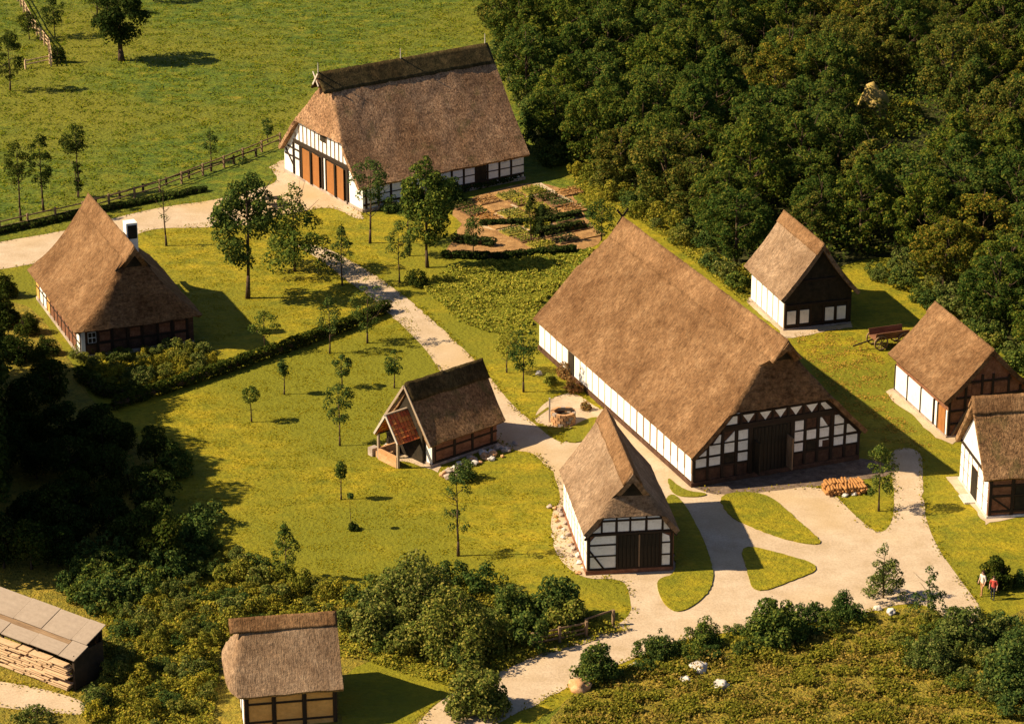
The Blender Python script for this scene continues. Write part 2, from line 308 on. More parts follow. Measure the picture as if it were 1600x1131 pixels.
ground_sheet('grass_hollow', [(530, 1052), (600, 1024), (680, 1030), (735, 1062), (700, 1085), (640, 1130), (600, 1170), (530, 1150)], 0.012, LAWN, smooth=2)
ground_sheet('wall_strip', [(1166, 470), (1178, 462), (1232, 516), (1330, 505), (1332, 512), (1228, 528)], 0.012, SAND, jit=0.14, step=.5)
ground_sheet('wall_strip', [(1384, 612), (1398, 606), (1480, 678), (1500, 684), (1488, 694), (1462, 684)], 0.012, SAND, jit=0.14, step=.5)
ground_sheet('wall_strip', [(1478, 745), (1500, 744), (1552, 806), (1610, 796), (1610, 804), (1540, 820), (1506, 780)], 0.012, SAND, jit=0.14, step=.5)
ground_sheet('wall_strip', [(594, 706), (600, 702), (690, 728), (684, 738), (640, 722), (598, 718)], 0.012, SAND, jit=0.14, step=.5)
ground_sheet('wall_strip', [(420, 262), (446, 250), (460, 262), (440, 272)], 0.016, SAND, jit=0.14, step=.5)
path_sheet('track', [(-140, 1045), (0, 1064), (60, 1074), (132, 1094), (150, 1118), (60, 1112), (0, 1104), (-140, 1090)], 0.010, SAND, smooth=2)

# ------------------------------------------------------------------ buildings
class House:
    """local frame: u along the ridge away from the front gable, v across, z up; s = side of v"""
    def __init__(s, name, label, cat, loc, yaw, side, W, L, he, hr, o=.4, g=.4, sf=0., sr=0., hip=None, rear=None, bulge=0., sag=.03, thick=.34, group=None):
        s.W, s.L, s.he, s.hr, s.o, s.g, s.sf, s.sr, s.hip, s.rear, s.bulge, s.sag, s.th, s.side = W, L, he, hr, o, g, sf, sr, hip, rear, bulge, sag, thick, side
        s.root = thing(name, (loc[0], loc[1], 0), R(yaw), label, cat, group)
    def P(s, u, v, z): return (u, s.side * v, z)
    def zmain(s, v):
        t = min(1.0, abs(v - s.W / 2) / (s.W / 2 + s.o))
        return s.hr - (s.hr - s.he) * (t + s.sag * math.sin(math.pi * t))
    def wall_core(s, mat, name='wall'):
        n = 14; pts = [(0, -.05)]
        zh = (s.hip[0] - .22) if s.hip else 99
        for i in range(n + 1):
            v = s.W * i / n; pts.append((v, min(s.zmain(v) - s.th * 1.15, zh)))
        pts.append((s.W, -.05))
        V, F = prism_x([(s.side * v, z) for v, z in pts], 0, s.L)
        return link(name, fix_normals(mesh_py(name, V, F)), mat, s.root)
    def roof(s, mat, name='roof', nz=.05, du=.3):
        W2 = s.W / 2 + s.o; nv = 2 * max(8, int(W2 / du)); vs_ = [-s.o + (s.W + 2 * s.o) * j / nv for j in range(nv + 1)]
        rows = []
        def ztop(u, v): 
            z = s.zmain(v)
            if s.rear:
                zr = s.rear[0] + (s.hr - s.rear[0]) * (s.L + s.g - u) / s.rear[1]
                k = .3; h = max(0, k - abs(z - zr)) / k; z = min(z, zr) - h * h * k * .25
            return z
        split = None
        if s.hip:
            zh, zt, ug = s.hip
            m = max(4, int((ug + s.g) / .12))
            for i in range(m + 1):
                u = -s.g + (ug + s.g) * i / m; r = []
                zhip = zh + (zt - zh) * (i / m)
                for v in vs_:
                    z = s.zmain(v); k = .25; h = max(0, k - abs(z - zhip)) / k; z = min(z, zhip) - h * h * k * .25
                    uu = u
                    if s.bulge:
                        t = abs(v - s.W / 2) / W2; uu = u - s.bulge * math.sqrt(max(0, 1 - t ** 4)) * (1 - i / m) ** 1.1
                    r.append([uu, v, z])
                rows.append(r)
            split = len(rows)
            r = []
            for v in vs_:
                z = s.zmain(v); f = max(0, (z - zt) / (s.hr - zt)); uu = ug + (-s.g + s.sf - ug) * min(1, f * 1.0 + .25) if z > zt + .06 else ug
                r.append([uu, v, z])
            rows.append(r); u0 = ug
        else:
            u0 = None
        n = int((s.L + 2 * s.g) / (du * 1.1))
        for i in range(0 if u0 is None else 1, n + 1):
            r = []
            for v in vs_:
                t = abs(v - s.W / 2) / W2
                ua = (-s.g + s.sf * (1 - t)) if u0 is None else u0
                ub = s.L + s.g - (0 if s.rear else s.sr * (1 - t))
                u = ua + (ub - ua) * i / n
                r.append([u, v, ztop(u, v)])
            rows.append(r)
        V = []; seed = random.random() * 50
        for r in rows:
            for u, v, z in r:
                d = noise.noise(Vector((u * .8 + seed, v * .8, z * .8))) * nz * 1.2 + noise.noise(Vector((u * .22 + seed, v * .22, 5))) * .13 + noise.noise(Vector((u * 3 + seed, v * 3, z * 3))) * nz * .7
                V.append((u, s.side * v, z + d))
        F = []; c = nv + 1
        for i in range(len(rows) - 1):
            for j in range(nv):
                a, b, d, e = i * c + j, i * c + j + 1, (i + 1) * c + j + 1, (i + 1) * c + j
                if split and i == split - 1:
                    dz = max(abs(rows[i][j][2] - rows[i + 1][j][2]), abs(rows[i][j + 1][2] - rows[i + 1][j + 1][2]))
                    if dz > .12 or abs(rows[i][j][0] - rows[i + 1][j][0]) > .05 or abs(rows[i][j + 1][0] - rows[i + 1][j + 1][0]) > .05: continue
                F.append((a, b, d, e))
        me = mesh_py(name, V, F)
        bm = bmesh.new(); bm.from_mesh(me); bmesh.ops.remove_doubles(bm, verts=bm.verts, dist=.004)
        bmesh.ops.recalc_face_normals(bm, faces=bm.faces)
        if sum(f.normal.z for f in bm.faces) < 0: bmesh.ops.reverse_faces(bm, faces=bm.faces[:])
        bmesh.ops.solidify(bm, geom=bm.faces[:], thickness=s.th)
        bm.to_mesh(me); bm.free()
        me.polygons.foreach_set('use_smooth', [True] * len(me.polygons))
        try: me.set_sharp_from_angle(angle=R(50))
        except Exception: pass
        o = link(name, me, mat, s.root)
        if s.hip and s.hip[1] < s.hr - .6:   # the dark boarded gablet above the half hip
            zt = s.hip[1]; ug = s.hip[2]; f = (s.hr - zt) / (s.hr - s.he)
            hv = W2 * f
            V, F = prism_x([(s.side * (s.W / 2 - hv), zt - .25), (s.side * (s.W / 2 + hv), zt - .25), (s.side * s.W / 2, s.hr - .3)], ug - .02, ug + .06)
            link('gablet_board', fix_normals(mesh_py('gablet_board', V, F)), DARKWOOD, s.root)
        return o
    def cap(s, mat, half=1.2, lift=.09, name='ridge_cap', front=None, back=None):
        u0 = (-s.g + s.sf - .06) if front is None else front; u1 = (s.L + s.g - s.sr + .06) if back is None else back
        n = int((u1 - u0) / .25); V = []; seed = random.random() * 40; m = 12
        for i in range(n + 1):
            u = u0 + (u1 - u0) * i / n
            for j in range(m + 1):
                v = s.W / 2 + (j / m * 2 - 1) * half * (1 + .05 * noise.noise(Vector((u * 1.3, seed, j > 6))))
                z = s.zmain(v) + lift + .05 * noise.noise(Vector((u * 2.5 + seed, v * 3, 0)))
                if j == m // 2: z += .05
                V.append((u, s.side * v, z))
        c = m + 1; F = [(i * c + j, i * c + j + 1, (i + 1) * c + j + 1, (i + 1) * c + j) for i in range(n) for j in range(m)]
        me = mesh_py(name, V, F); bm = bmesh.new(); bm.from_mesh(me); bmesh.ops.recalc_face_normals(bm, faces=bm.faces)
        if sum(f.normal.z for f in bm.faces) < 0: bmesh.ops.reverse_faces(bm, faces=bm.faces[:])
        bmesh.ops.solidify(bm, geom=bm.faces[:], thickness=.16); bm.to_mesh(me); bm.free()
        me.polygons.foreach_set('use_smooth', [True] * len(me.polygons))
        return link(name, me, mat, s.root)
    # --- pieces on the front gable (plane u = 0) and on the side wall (plane v = 0)
    def f_rect(s, name, mat, v0, v1, z0, z1, d=.05, parent=None):
        return block(name, mat, s.root, (-d / 2 - .002, s.side * (v0 + v1) / 2, (z0 + z1) / 2), (d, v1 - v0, z1 - z0))
    def f_poly(s, name, mat, pts, d=.05):
        V, F = prism_x([(s.side * v, z) for v, z in pts], -d - .002, -.002)
        return link(name, fix_normals(mesh_py(name, V, F)), mat, s.root)
    def f_bar(s, mat, a, b, w=.2, d=.09, name='timber'):
        (v0, z0), (v1, z1) = a, b; L = math.hypot(v1 - v0, z1 - z0); ang = math.atan2(z1 - z0, s.side * (v1 - v0))
        return block(name, mat, s.root, (-d / 2 - .002, s.side * (v0 + v1) / 2, (z0 + z1) / 2), (d, L, w), (ang, 0, 0))
    def w_rect(s, name, mat, u0, u1, z0, z1, d=.05):
        return block(name, mat, s.root, ((u0 + u1) / 2, s.side * (-d / 2 - .002), (z0 + z1) / 2), (u1 - u0, d, z1 - z0))
    def w_bar(s, mat, a, b, w=.18, d=.09, name='timber'):
        (u0, z0), (u1, z1) = a, b; L = math.hypot(u1 - u0, z1 - z0); ang = math.atan2(z1 - z0, u1 - u0)
        return block(name, mat, s.root, ((u0 + u1) / 2, s.side * (-d / 2 - .002), (z0 + z1) / 2), (L, d, w), (0, -ang, 0))
    def door(s, v0, v1, z0, z1, mat, n=4, name='door', lean=.0, label=None):
        """boarded leaf on the front gable: a door with planks and a ledge as sub-parts"""
        d = s.f_rect(name, DARKWOOD, v0, v1, z0, z1, .03)
        if label: d['label'] = label
        sx, sy, sz = d.scale
        for i in range(n):
            w = (v1 - v0) / n; v = v0 + w * (i + .5)
            p = block('plank', mat, d, (-(.05) / sx, s.side * (v - (v0 + v1) / 2) / sy, 0), (.05 / sx, (w - .03) / sy, (1 - .02 * random.random())))
        return d
    def plinth(s, mat=STONE, h=.35):
        V = []; F = []
        for (a, b, c, d) in ((-.12, -.12, s.L + .12, .0), (-.12, .0, .0, s.W), ):
            k = len(V)
            for z in (-.05, h):
                V += [s.P(a, b, z), s.P(c, b, z), s.P(c, d, z), s.P(a, d, z)]
            F += [(k, k + 1, k + 2, k + 3), (k + 4, k + 5, k + 6, k + 7)] + [(k + i, k + (i + 1) % 4, k + 4 + (i + 1) % 4, k + 4 + i) for i in range(4)]
        return link('plinth', fix_normals(mesh_py('plinth', V, F)), mat, s.root)

def finial(h, u, z, ht=.9, mat=TIMBER_W):
    V = []; F = []; v = h.W / 2
    tube(V, F, h.P(u, v, z), h.P(u, v, z + ht), .06, .03)
    return link('finial', mesh_py('finial', V, F), mat, h.root)

def crossed_boards(h, u, z, mat=TIMBER_W):
    for k in (-1, 1):
        block('gable_board', mat, h.root, h.P(u + .03 * k, h.W / 2, z), (.05, 1.5, .16), (R(52) * k, 0, 0))

# ---- main farmhouse
A = House('thatched_farmhouse', 'largest house, long thatched half-timbered farmhouse in the middle right with shaded black and white gable', 'house', (12.53, 182.98), 111.69, -1,
          13.03, 28.06, 2.43, 10.27, .35, .6, -.6, 1.6, (5.3, 8.5, .15), (6.4, 1.8), sag=.045)
A.wall_core(BRICK_D); A.roof(TH_A); A.cap(CAP_BR, 1.15, .13, front=-1.1, back=27.2)
A.plinth(BRICK_D)
pw = lambda v0, v1, z0, z1: A.f_rect('panel', WHITE, v0, v1, z0, z1)
rows = {0: (1.40, 2.02), 1: (2.20, 2.90), 2: (3.03, 3.72)}
def zl(v): return A.zmain(v) - .62
for v0, v1, rr in ((.2, 1.05, (0,)), (1.2, 2.08, (0, 1)), (2.4, 3.15, (1,)), (3.46, 4.19, (0, 1, 2)), (7.82, 8.52, (0, 1, 2)), (8.8, 9.52, (1,)), (9.82, 10.54, (1,)), (10.98, 11.7, (0, 1, 2)), (11.94, 12.84, (0,))):
    for r in rr: pw(v0, v1, *rows[r])
for pts in ([(.45, 2.2), (1.05, 2.2), (1.05, 2.66)], [(1.55, 3.03), (2.08, 3.03), (2.12, 3.62), (1.98, 3.6)], [(2.4, 3.03), (3.15, 3.03), (3.15, 3.72)], [(2.5, 4.28), (3.32, 4.28), (3.32, 4.85), (3.0, 4.85)],
            [(9.82, 3.03), (10.42, 3.03), (9.95, 3.72), (9.82, 3.72)], [(9.8, 1.5), (10.05, 1.5), (10.05, 1.95), (10.54, 1.95), (10.54, 2.02), (10.54, 2.02), (9.8, 2.02)], [(11.96, 2.25), (12.78, 2.25), (12.0, 3.2)],
            [(10.18, 4.3), (11.0, 4.3), (10.45, 4.85), (9.75, 4.85)]):
    A.f_poly('panel', WHITE, pts)
for c in (4.2, 5.5, 6.68, 7.88, 9.13):
    A.f_poly('panel', WHITE, [(c - .46, 4.88), (c, 4.24), (c + .46, 4.88)])
A.f_poly('panel', WHITE, [(3.25, 5.02), (3.5, 5.02), (3.5, 5.22)])
for v in (.1, 1.12, 2.24, 3.3, 8.66, 9.67, 10.76, 11.82, 12.93):
    A.f_bar(TIMBER, (v, .4), (v, min(4.0, zl(v))), .2)
for v in (4.36, 7.65): A.f_bar(TIMBER, (v, .4), (v, 4.0), .32, .12)
for z in (2.11, 2.965):
    A.f_bar(TIMBER, (.1, z), (4.2, z), .11, .075) if z < 2.5 else A.f_bar(TIMBER, (1.3, z), (4.2, z), .11, .075)
    A.f_bar(TIMBER, (7.75, z), (12.9 if z < 2.5 else 12.2, z), .11, .075)
A.f_bar(TIMBER, (0, 1.3), (4.2, 1.3), .16, .1); A.f_bar(TIMBER, (7.8, 1.3), (13, 1.3), .16, .1)
A.f_bar(TIMBER, (2.2, 4.02), (10.9, 4.02), .42, .13); A.f_bar(TIMBER, (2.9, 4.95), (10.2, 4.95), .13, .12)
for v in (3.62, 4.85, 6.08, 7.28, 8.5, 9.72): A.f_bar(TIMBER, (v, 4.1), (v, 5.1), .16, .1)
A.f_bar(TIMBER, (-.1, 2.05), (3.2, 5.35), .2, .11); A.f_bar(TIMBER, (13.1, 2.05), (9.8, 5.35), .2, .11)
for v0, v1 in ((2.4, 3.15), (8.8, 9.52)): A.f_rect('boarding', DARKWOOD, v0, v1, 1.4, 2.03)
A.f_rect('doorway', DARKWOOD, 4.52, 7.49, .3, 3.8, .04)
A.door(4.6, 6.0, .35, 3.7, DARKWOOD, 5, label='left leaf of the big dark gate'); A.door(6.02, 7.4, .35, 3.7, DARKWOOD, 5)
block('gate_wing', TIMBER_L, A.root, (-.55, -7.25, 1.7), (.9, .08, 2.4)); block('gate_wing', DARKWOOD, A.root, (-.55, -4.7, 1.7), (.9, .08, 2.4))
n = 24; dw = A.L / n
for i in range(n):
    u0 = dw * i
    if i == 18:
        d = A.w_rect('side_door', DARKWOOD, u0 + .1, u0 + 1.05, .2, 2.15, .06); continue
    A.w_rect('panel', WHITE, u0 + .08, u0 + dw - .05, .42, 2.3)
    if i < 9: A.w_bar(TIMBER_L, (u0, 1.0 if i < 5 else .5), (u0, 2.3), .17, .08)
    else: A.w_bar(TIMBER_M, (u0, .4), (u0, 2.3), .12, .07)
A.w_bar(TIMBER_L, (0, 2.2), (A.L, 2.2), .1, .11)
crossed_boards(A, 27.2, 10.4, TIMBER)

# ---- barn at the top
Bn = House('thatched_barn', 'big thatched barn at the top, brown gate leaves in its sunlit gable', 'barn', (-13.23, 242.29), 33.34, 1,
           14.16, 17.12, 2.36, 11.02, .3, .5, .0, -.3, (5.65, 9.55, .55))
Bn.wall_core(WHITE); Bn.roof(TH_B, nz=.08); Bn.cap(CAP_MOSS, 1.25, .12, front=-.3, back=17.8)
Bn.plinth(STONE, .25)
Bn.f_bar(TIMBER, (1.9, 3.5), (12.2, 3.5), .34, .14)
for i in range(14):
    v = 2.6 + .72 * i; zt = min(5.35, Bn.zmain(v) - .75)
    if zt > 3.8: Bn.f_bar(TIMBER_L, (v, 3.66), (v, zt), .09, .06)
Bn.f_rect('hatch', DARKWOOD, 6.25, 7.3, 4.75, 5.4, .08)
for a, b in (((11.05, .3), (11.05, 3.4)), ((10.72, .25), (10.72, 3.4)), ((7.0, .25), (7.0, 3.4)), ((6.3, .25), (6.3, 3.4)), ((2.5, .05), (2.5, 3.4)), ((12.3, .3), (12.3, 3.3))):
    Bn.f_bar(TIMBER, a, b, .2 if a[0] != 2.5 else .26, .13)
for a, b in (((11.1, 1.9), (13.9, 1.9)), ((11.1, 2.7), (13.4, 2.7)), ((12.3, 1.0), (13.8, 2.4))): Bn.f_bar(TIMBER, a, b, .12, .1)
for v0, v1 in ((8.95, 10.55), (7.2, 8.8), (4.55, 6.1), (2.85, 4.4)):
    Bn.f_rect('doorway', DARKWOOD, v0 - .08, v1 + .08, .2, 3.3, .03)
    d = Bn.door(v0 + .12, v1, .25, 3.2, DOORWOOD, 5); d.location.x -= .08; d.rotation_euler = (0, 0, R(random.uniform(-6, -2)))
for v in (8.86, 4.45): block('gate_post', DARKWOOD, Bn.root, (-.2, v, 1.7), (.16, .18, 3.0))
for i in range(13):
    u0 = .35 + 1.28 * i
    if i in (9, 5): Bn.w_rect('side_door', DARKWOOD, u0 + .1, u0 + 1.15, .3, 2.1)
    else: Bn.w_rect('panel', WHITE, u0 + .12, u0 + 1.16, .72, 1.95)
    Bn.w_bar(TIMBER, (u0, .3), (u0, 2.2), .18)
Bn.w_bar(TIMBER, (0, .62), (Bn.L, .62), .16, .1); Bn.w_bar(TIMBER, (0, 1.42), (Bn.L, 1.42), .09, .08)
for u, z in ((-.2, 11.1), (8.4, 11.1), (17.5, 11.1)): finial(Bn, u, z, .95)
crossed_boards(Bn, -.5, 10.6)

# ---- small house in front
C_ = House('thatched_granary', 'pale thatched half-timbered house in front, dark double door beside the forked gravel paths', 'house', (4.91, 169.06), 97.74, -1,
           5.67, 10.01, 2.96, 7.24, .34, .29, -.15, -.3, (4.15, 5.5, .15), sag=.045)
C_.wall_core(BRICK); C_.roof(TH_C); C_.cap(CAP_BR, .66, .15, front=-.35, back=10.5); C_.plinth(BRICK, .3)
for z0, z1 in ((.45, 1.24), (1.36, 2.02)): C_.f_rect('panel', WHITE, .16, 1.84, z0, z1)
C_.f_poly('panel', WHITE, [(.16, 2.16), (1.84, 2.16), (1.84, 2.74), (.5, 2.74), (.16, 2.35)])
for v0, v1 in ((.95, 1.78), (1.96, 2.7), (2.84, 3.74), (3.92, 4.82)): C_.f_rect('panel', WHITE, v0, v1, 3.0, 3.72)
C_.f_poly('panel', WHITE, [(.3, 2.98), (.85, 2.98), (.85, 3.45)]); C_.f_poly('panel', WHITE, [(4.98, 2.98), (5.5, 2.98), (4.98, 3.72)])
for z0, z1 in ((.4, 1.12), (1.24, 1.98)): C_.f_rect('panel', WHITE, 4.88, 5.42, z0, z1)
C_.f_poly('panel', WHITE, [(4.88, 2.1), (5.42, 2.1), (5.35, 2.5), (4.88, 2.72)])
C_.f_rect('panel', WHITE, 1.0, 4.85, 3.86, 3.95)
for v in (.07, 5.52): C_.f_bar(TIMBER, (v, .3), (v, 2.8), .15)
for v in (1.92, 4.8): C_.f_bar(TIMBER, (v, .3), (v, 2.8), .16, .11)
for v in (.9, 1.87, 2.77, 3.83, 4.9): C_.f_bar(TIMBER, (v, 2.85), (v, 4.0), .12, .08)
C_.f_bar(TIMBER, (-.1, 2.84), (5.9, 2.84), .16, .13); C_.f_bar(TIMBER, (.6, 3.79), (5.1, 3.79), .13, .1)
for z in (1.3, 2.09): C_.f_bar(TIMBER, (.1, z), (1.9, z), .1, .075)
for z in (1.18, 2.04): C_.f_bar(TIMBER, (4.82, z), (5.5, z), .1, .075)
C_.f_bar(TIMBER, (.1, 1.75), (1.05, .4), .12, .095); C_.f_bar(TIMBER, (0, .36), (5.6, .36), .12, .1)
C_.f_bar(TIMBER, (-.2, 2.5), (1.0, 4.05), .14, .12); C_.f_bar(TIMBER, (5.85, 2.5), (4.7, 4.05), .14, .12)
C_.door(2.02, 3.32, .3, 2.74, DARKWOOD, 5); C_.door(3.44, 4.7, .3, 2.74, DARKWOOD, 5)
C_.f_bar(TIMBER_L, (3.38, .3), (3.38, 2.7), .1, .1)
for i in range(8):
    u0 = 1.25 * i
    C_.w_rect('panel', WHITE, u0 + .06, u0 + 1.2, .3, 2.7); C_.w_bar(TIMBER_M, (u0 + .02, .25), (u0 + .02, 2.7), .1, .07)
C_.w_bar(TIMBER_W, (0, 1.5), (10, 1.5), .1, .08)

# ---- bakehouse with tiled porch
Dn = House('thatched_bakehouse', 'small dark thatched house on the lawn with a red tiled porch on its gable', 'house', (-5.59, 186.48), 40.6, 1, 4.96, 5.9, 1.85, 5.6, .42, .52, .15, -.2, sag=.035)
Dn.wall_core(BRICK); Dn.roof(TH_D, nz=.06); Dn.cap(CAP_MOSS, .85, .13, front=-.45, back=6.7); Dn.plinth(STONE, .2)
Dn.f_rect('panel', WHITE, .04, .72, .1, 1.75, .06)
Dn.f_poly('boarding', DARKWOOD, [(.8, .1), (4.9, .1), (4.9, 1.4), (2.48, 4.75), (.8, 2.3)], .3)
for v in (.76, 4.9): Dn.f_bar(TIMBER, (v, .05), (v, 1.6), .14, .1)
for u in (.14, 1.95, 3.6, 5.4): Dn.w_bar(TIMBER, (u, .1), (u, 1.9), .18)
Dn.w_bar(TIMBER, (0, 1.15), (5.9, 1.15), .13, .08); Dn.w_bar(TIMBER, (0, .28), (5.9, .28), .15, .085)
for u0, u1 in ((.26, 1.84), (2.06, 3.5), (3.7, 5.3)):
    for z0, z1 in ((.4, 1.06), (1.24, 1.85)): Dn.w_rect('panel', BRICK, u0, u1, z0, z1, .04)
for k in (-1, 1):   # pale verge boards
    a = Vector((2.48 + k * 2.9, 1.72)); b = Vector((2.48, 5.52)); m = (a + b) / 2; L = (b - a).length
    block('verge_board', TIMBER_M, Dn.root, (-.56, m.x, m.y), (.06, L, .17), (math.atan2(b.y - a.y, b.x - a.x), 0, 0))
# porch: ridge along u, slopes to both sides, tiled
for k in (-1, 1):
    a = (2.48 + k * 1.3, 1.95); b = (2.48, 3.72); L = math.hypot(b[0] - a[0], b[1] - a[1]); ang = math.atan2(b[1] - a[1], b[0] - a[0])
    bmv = [(x, y, z) for x in (-1.1, 1.1) for y in (-L / 2 - .05, L / 2 + .05) for z in (-.03, .02)]
    sl = link('porch_roof', fix_normals(mesh_py('porch_roof', bmv, [(0, 1, 3, 2), (4, 5, 7, 6), (0, 1, 5, 4), (2, 3, 7, 6), (0, 2, 6, 4), (1, 3, 7, 5)])), TIMBER_L, Dn.root, (-1.08, (a[0] + b[0]) / 2, (a[1] + b[1]) / 2 - .06), (ang, 0, 0))
    nx, ny = 8, 6
    for i in range(nx):
        for j in range(ny):
            w, l = 2.3 / nx, L / ny
            up = 1 if k < 0 else -1     # the lower edge of every course stands proud of the one below
            block('tile', TILE, sl, (-1.15 + w * (i + .5), -L / 2 + l * (j + .5), .075 + random.uniform(0, .012)), (w - .05, l + .07, .035), (-up * R(9) + R(random.uniform(-1.5, 1.5)), R(random.uniform(-2, 2)), R(random.uniform(-2, 2))))
    m = ((a[0] + b[0]) / 2, (a[1] + b[1]) / 2)
    block('verge_board', TIMBER_W, Dn.root, (-2.26, m[0], m[1] + .03), (.06, L + .1, .16), (ang, 0, 0))
    block('porch_post', TIMBER_M, Dn.root, (-2.05, 2.48 + k * 1.1, 1.0), (.16, .16, 1.95))
    block('porch_plate', TIMBER, Dn.root, (-1.05, 2.48 + k * 1.1, 1.95), (2.1, .12, .12))
block('porch_ridge', TIMBER_M, Dn.root, (-1.1, 2.48, 3.78), (2.3, .16, .1))
block('porch_wall', STONE_O, Dn.root, (-2.08, 2.48, .42), (.16, 2.05, .85)); block('porch_wall', STONE_O, Dn.root, (-1.1, 3.58, .42), (1.8, .14, .85))
block('oven_base', STONE_O, Dn.root, (-1.55, 3.55, .22), (.9, .9, .44)); block('oven_base', STONE, Dn.root, (-1.9, 4.4, .3), (.6, .5, .6))

# ---- left house with hipped thatch
E_ = House('thatched_cottage', 'left hand thatched cottage with white chimney and shaded hip in front', 'house', (-33.27, 207.05), 112.3, -1, 9.0, 14.25, 2.46, 8.66, .65, .5, .1, 1.2, (2.55, 6.9, .35), bulge=.6, sag=.10)
E_.wall_core(BRICK_D); E_.roof(TH_A); E_.cap(CAP_BR, .8, .1, front=-.3, back=13.6); E_.plinth(STONE, .25)
for v in (.1, 1.3, 2.5, 3.7, 4.9, 6.1, 7.3, 8.5): E_.f_bar(TIMBER, (v, .2), (v, 2.3), .18)
E_.f_bar(TIMBER, (0, 1.15), (8.6, 1.15), .14, .08)
E_.f_rect('panel', WHITE, -.02, .3, .2, 2.2, .12)
for v0, v1, z0, z1 in ((1.45, 2.3, .3, 1.0), (1.5, 2.3, 1.3, 2.0), (3.9, 4.7, 1.3, 2.0), (6.25, 7.1, 1.3, 2.0), (7.5, 8.35, 1.3, 2.0), (7.5, 8.35, .3, 1.0)):
    E_.f_rect('panel', BRICK, v0, v1, z0, z1)
w = E_.f_rect('window', WHITE, .55, 1.2, 1.2, 2.1, .06)
for i in range(2):
    for j in range(2): block('pane', DARKWOOD, w, (-.6, -.24 + .48 * i, -.24 + .48 * j), (.3, .4, .4))
for i in range(12):
    u0 = 1.2 * i; E_.w_rect('panel', WHITE if i in (0, 9, 10) else (CLAY if i in (8, 11) else BRICK), u0 + .1, u0 + 1.12, .3, 2.2); E_.w_bar(TIMBER, (u0, .2), (u0, 2.3), .15)
E_.w_bar(TIMBER, (0, 1.2), (14.4, 1.2), .12, .08)
ch = link('chimney', unit_cube(WHITE), None, E_.root, (3.3, -5.2, 8.3), (0, 0, 0), (.95, .9, 2.4))
block('flue', DARKWOOD, ch, (-.47, -.04, .2), (.1, .82, .46))

# ---- three houses on the right
F_ = House('thatched_sheepfold', 'upper right thatched house against the wood, dark boarded gable with four white panels', 'house', (21.59, 213.24), 106.7, -1, 5.68, 7.29, 2.75, 7.16, .57, .44, -.17, -.1, sag=.05)
F_.wall_core(DARKWOOD); F_.roof(TH_C); F_.cap(CAP_BR, .6, .06); F_.plinth(STONE, .12)
for v0, v1 in ((.2, .94), (1.3, 2.05), (3.45, 4.18), (4.46, 5.2)): F_.f_rect('panel', WHITE, v0, v1, .45, 1.55)
for v in (.08, 1.12, 2.2, 3.3, 4.32, 5.36): F_.f_bar(TIMBER, (v, .1), (v, 2.1), .16)
F_.f_bar(TIMBER, (0, 2.0), (5.6, 2.0), .18, .1); F_.f_bar(TIMBER, (0, .32), (5.6, .32), .14, .08); F_.f_bar(TIMBER, (1.5, 4.0), (4.2, 4.0), .16, .09)
for i in range(6):
    u0 = 1.2 * i; F_.w_rect('panel', WHITE, u0 + .07, u0 + 1.15, .15, 2.15); F_.w_bar(TIMBER_M, (u0 + .02, .1), (u0 + .02, 2.2), .1, .07)
G_ = House('thatched_shed', 'right hand thatched house with three large white wall panels and brown gable', 'house', (31.47, 191.74), 106.47, -1, 6.46, 9.29, 2.91, 6.49, .58, .42, .3, -.3, sag=.05)
G_.wall_core(BRICK); G_.roof(TH_A); G_.cap(CAP_BR, .7, .06); G_.plinth(STONE, .12)
for u0, u1 in ((7.1, 9.2), (4.7, 6.9), (2.5, 4.5), (1.7, 2.1), (.0, .22)): G_.w_rect('panel', WHITE, u0, u1, .2, 2.05)
for u in (9.26, 7.0, 4.6, 2.3, 1.6): G_.w_bar(TIMBER, (u, .1), (u, 2.1), .16)
G_.w_rect('side_door', DOORWOOD, .35, 1.5, .15, 2.0)
for v in (.08, 1.3, 2.55, 3.4, 4.65, 5.6, 6.38): G_.f_bar(TIMBER, (v, .1), (v, min(4.6, G_.zmain(v) - .6)), .17)
for z in (1.0, 2.0, 2.95, 4.1): G_.f_bar(TIMBER, (max(.1, (z - 2.3) * .9), z), (min(6.4, 6.46 - (z - 2.3) * .9), z), .14, .08)
for v0, v1, z0, z1 in ((1.75, 2.45, 3.05, 3.95), (3.5, 4.55, 3.05, 3.95), (1.4, 2.45, 2.1, 2.85), (3.5, 4.55, 2.1, 2.85)): G_.f_rect('panel', BRICK, v0, v1, z0, z1)
G_.f_bar(TIMBER_L, (.35, .1), (1.9, 2.75), .16, .14, name='brace')
H_ = House('thatched_stable', 'thatched house at the right edge with sunlit white gable and shaded brick side', 'house', (32.3, 177.84), 8.21, 1, 6.64, 9.5, 3.0, 7.5, .3, .41, -.1, 0, sag=.03)
H_.wall_core(BRICK); H_.roof(TH_D, nz=.06); H_.cap(CAP_BR, .75, .09); H_.plinth(STONE_W, .15)
H_.f_poly('panel', WHITE, [(.2, 3.1), (6.4, 3.1), (5.9, 3.75), (3.3, 6.5), (.75, 3.75)], .05)
for v0, v1 in ((.15, 1.1), (1.22, 2.4), (3.9, 4.6), (4.72, 5.6), (5.72, 6.5)):
    for z0, z1 in ((.2, 1.1), (1.2, 2.05), (2.15, 2.85)): H_.f_rect('panel', WHITE, v0, v1, z0, z1)
H_.f_rect('panel', WHITE, 2.5, 3.8, 2.35, 2.85)
H_.door(2.52, 3.78, .15, 2.2, DARKWOOD, 4)
H_.f_bar(TIMBER, (.1, 2.98), (6.5, 2.98), .2, .12)
for v in (1.16, 2.45, 3.85, 4.66, 5.66): H_.f_bar(TIMBER_L, (v, .15), (v, 2.9), .08, .07)
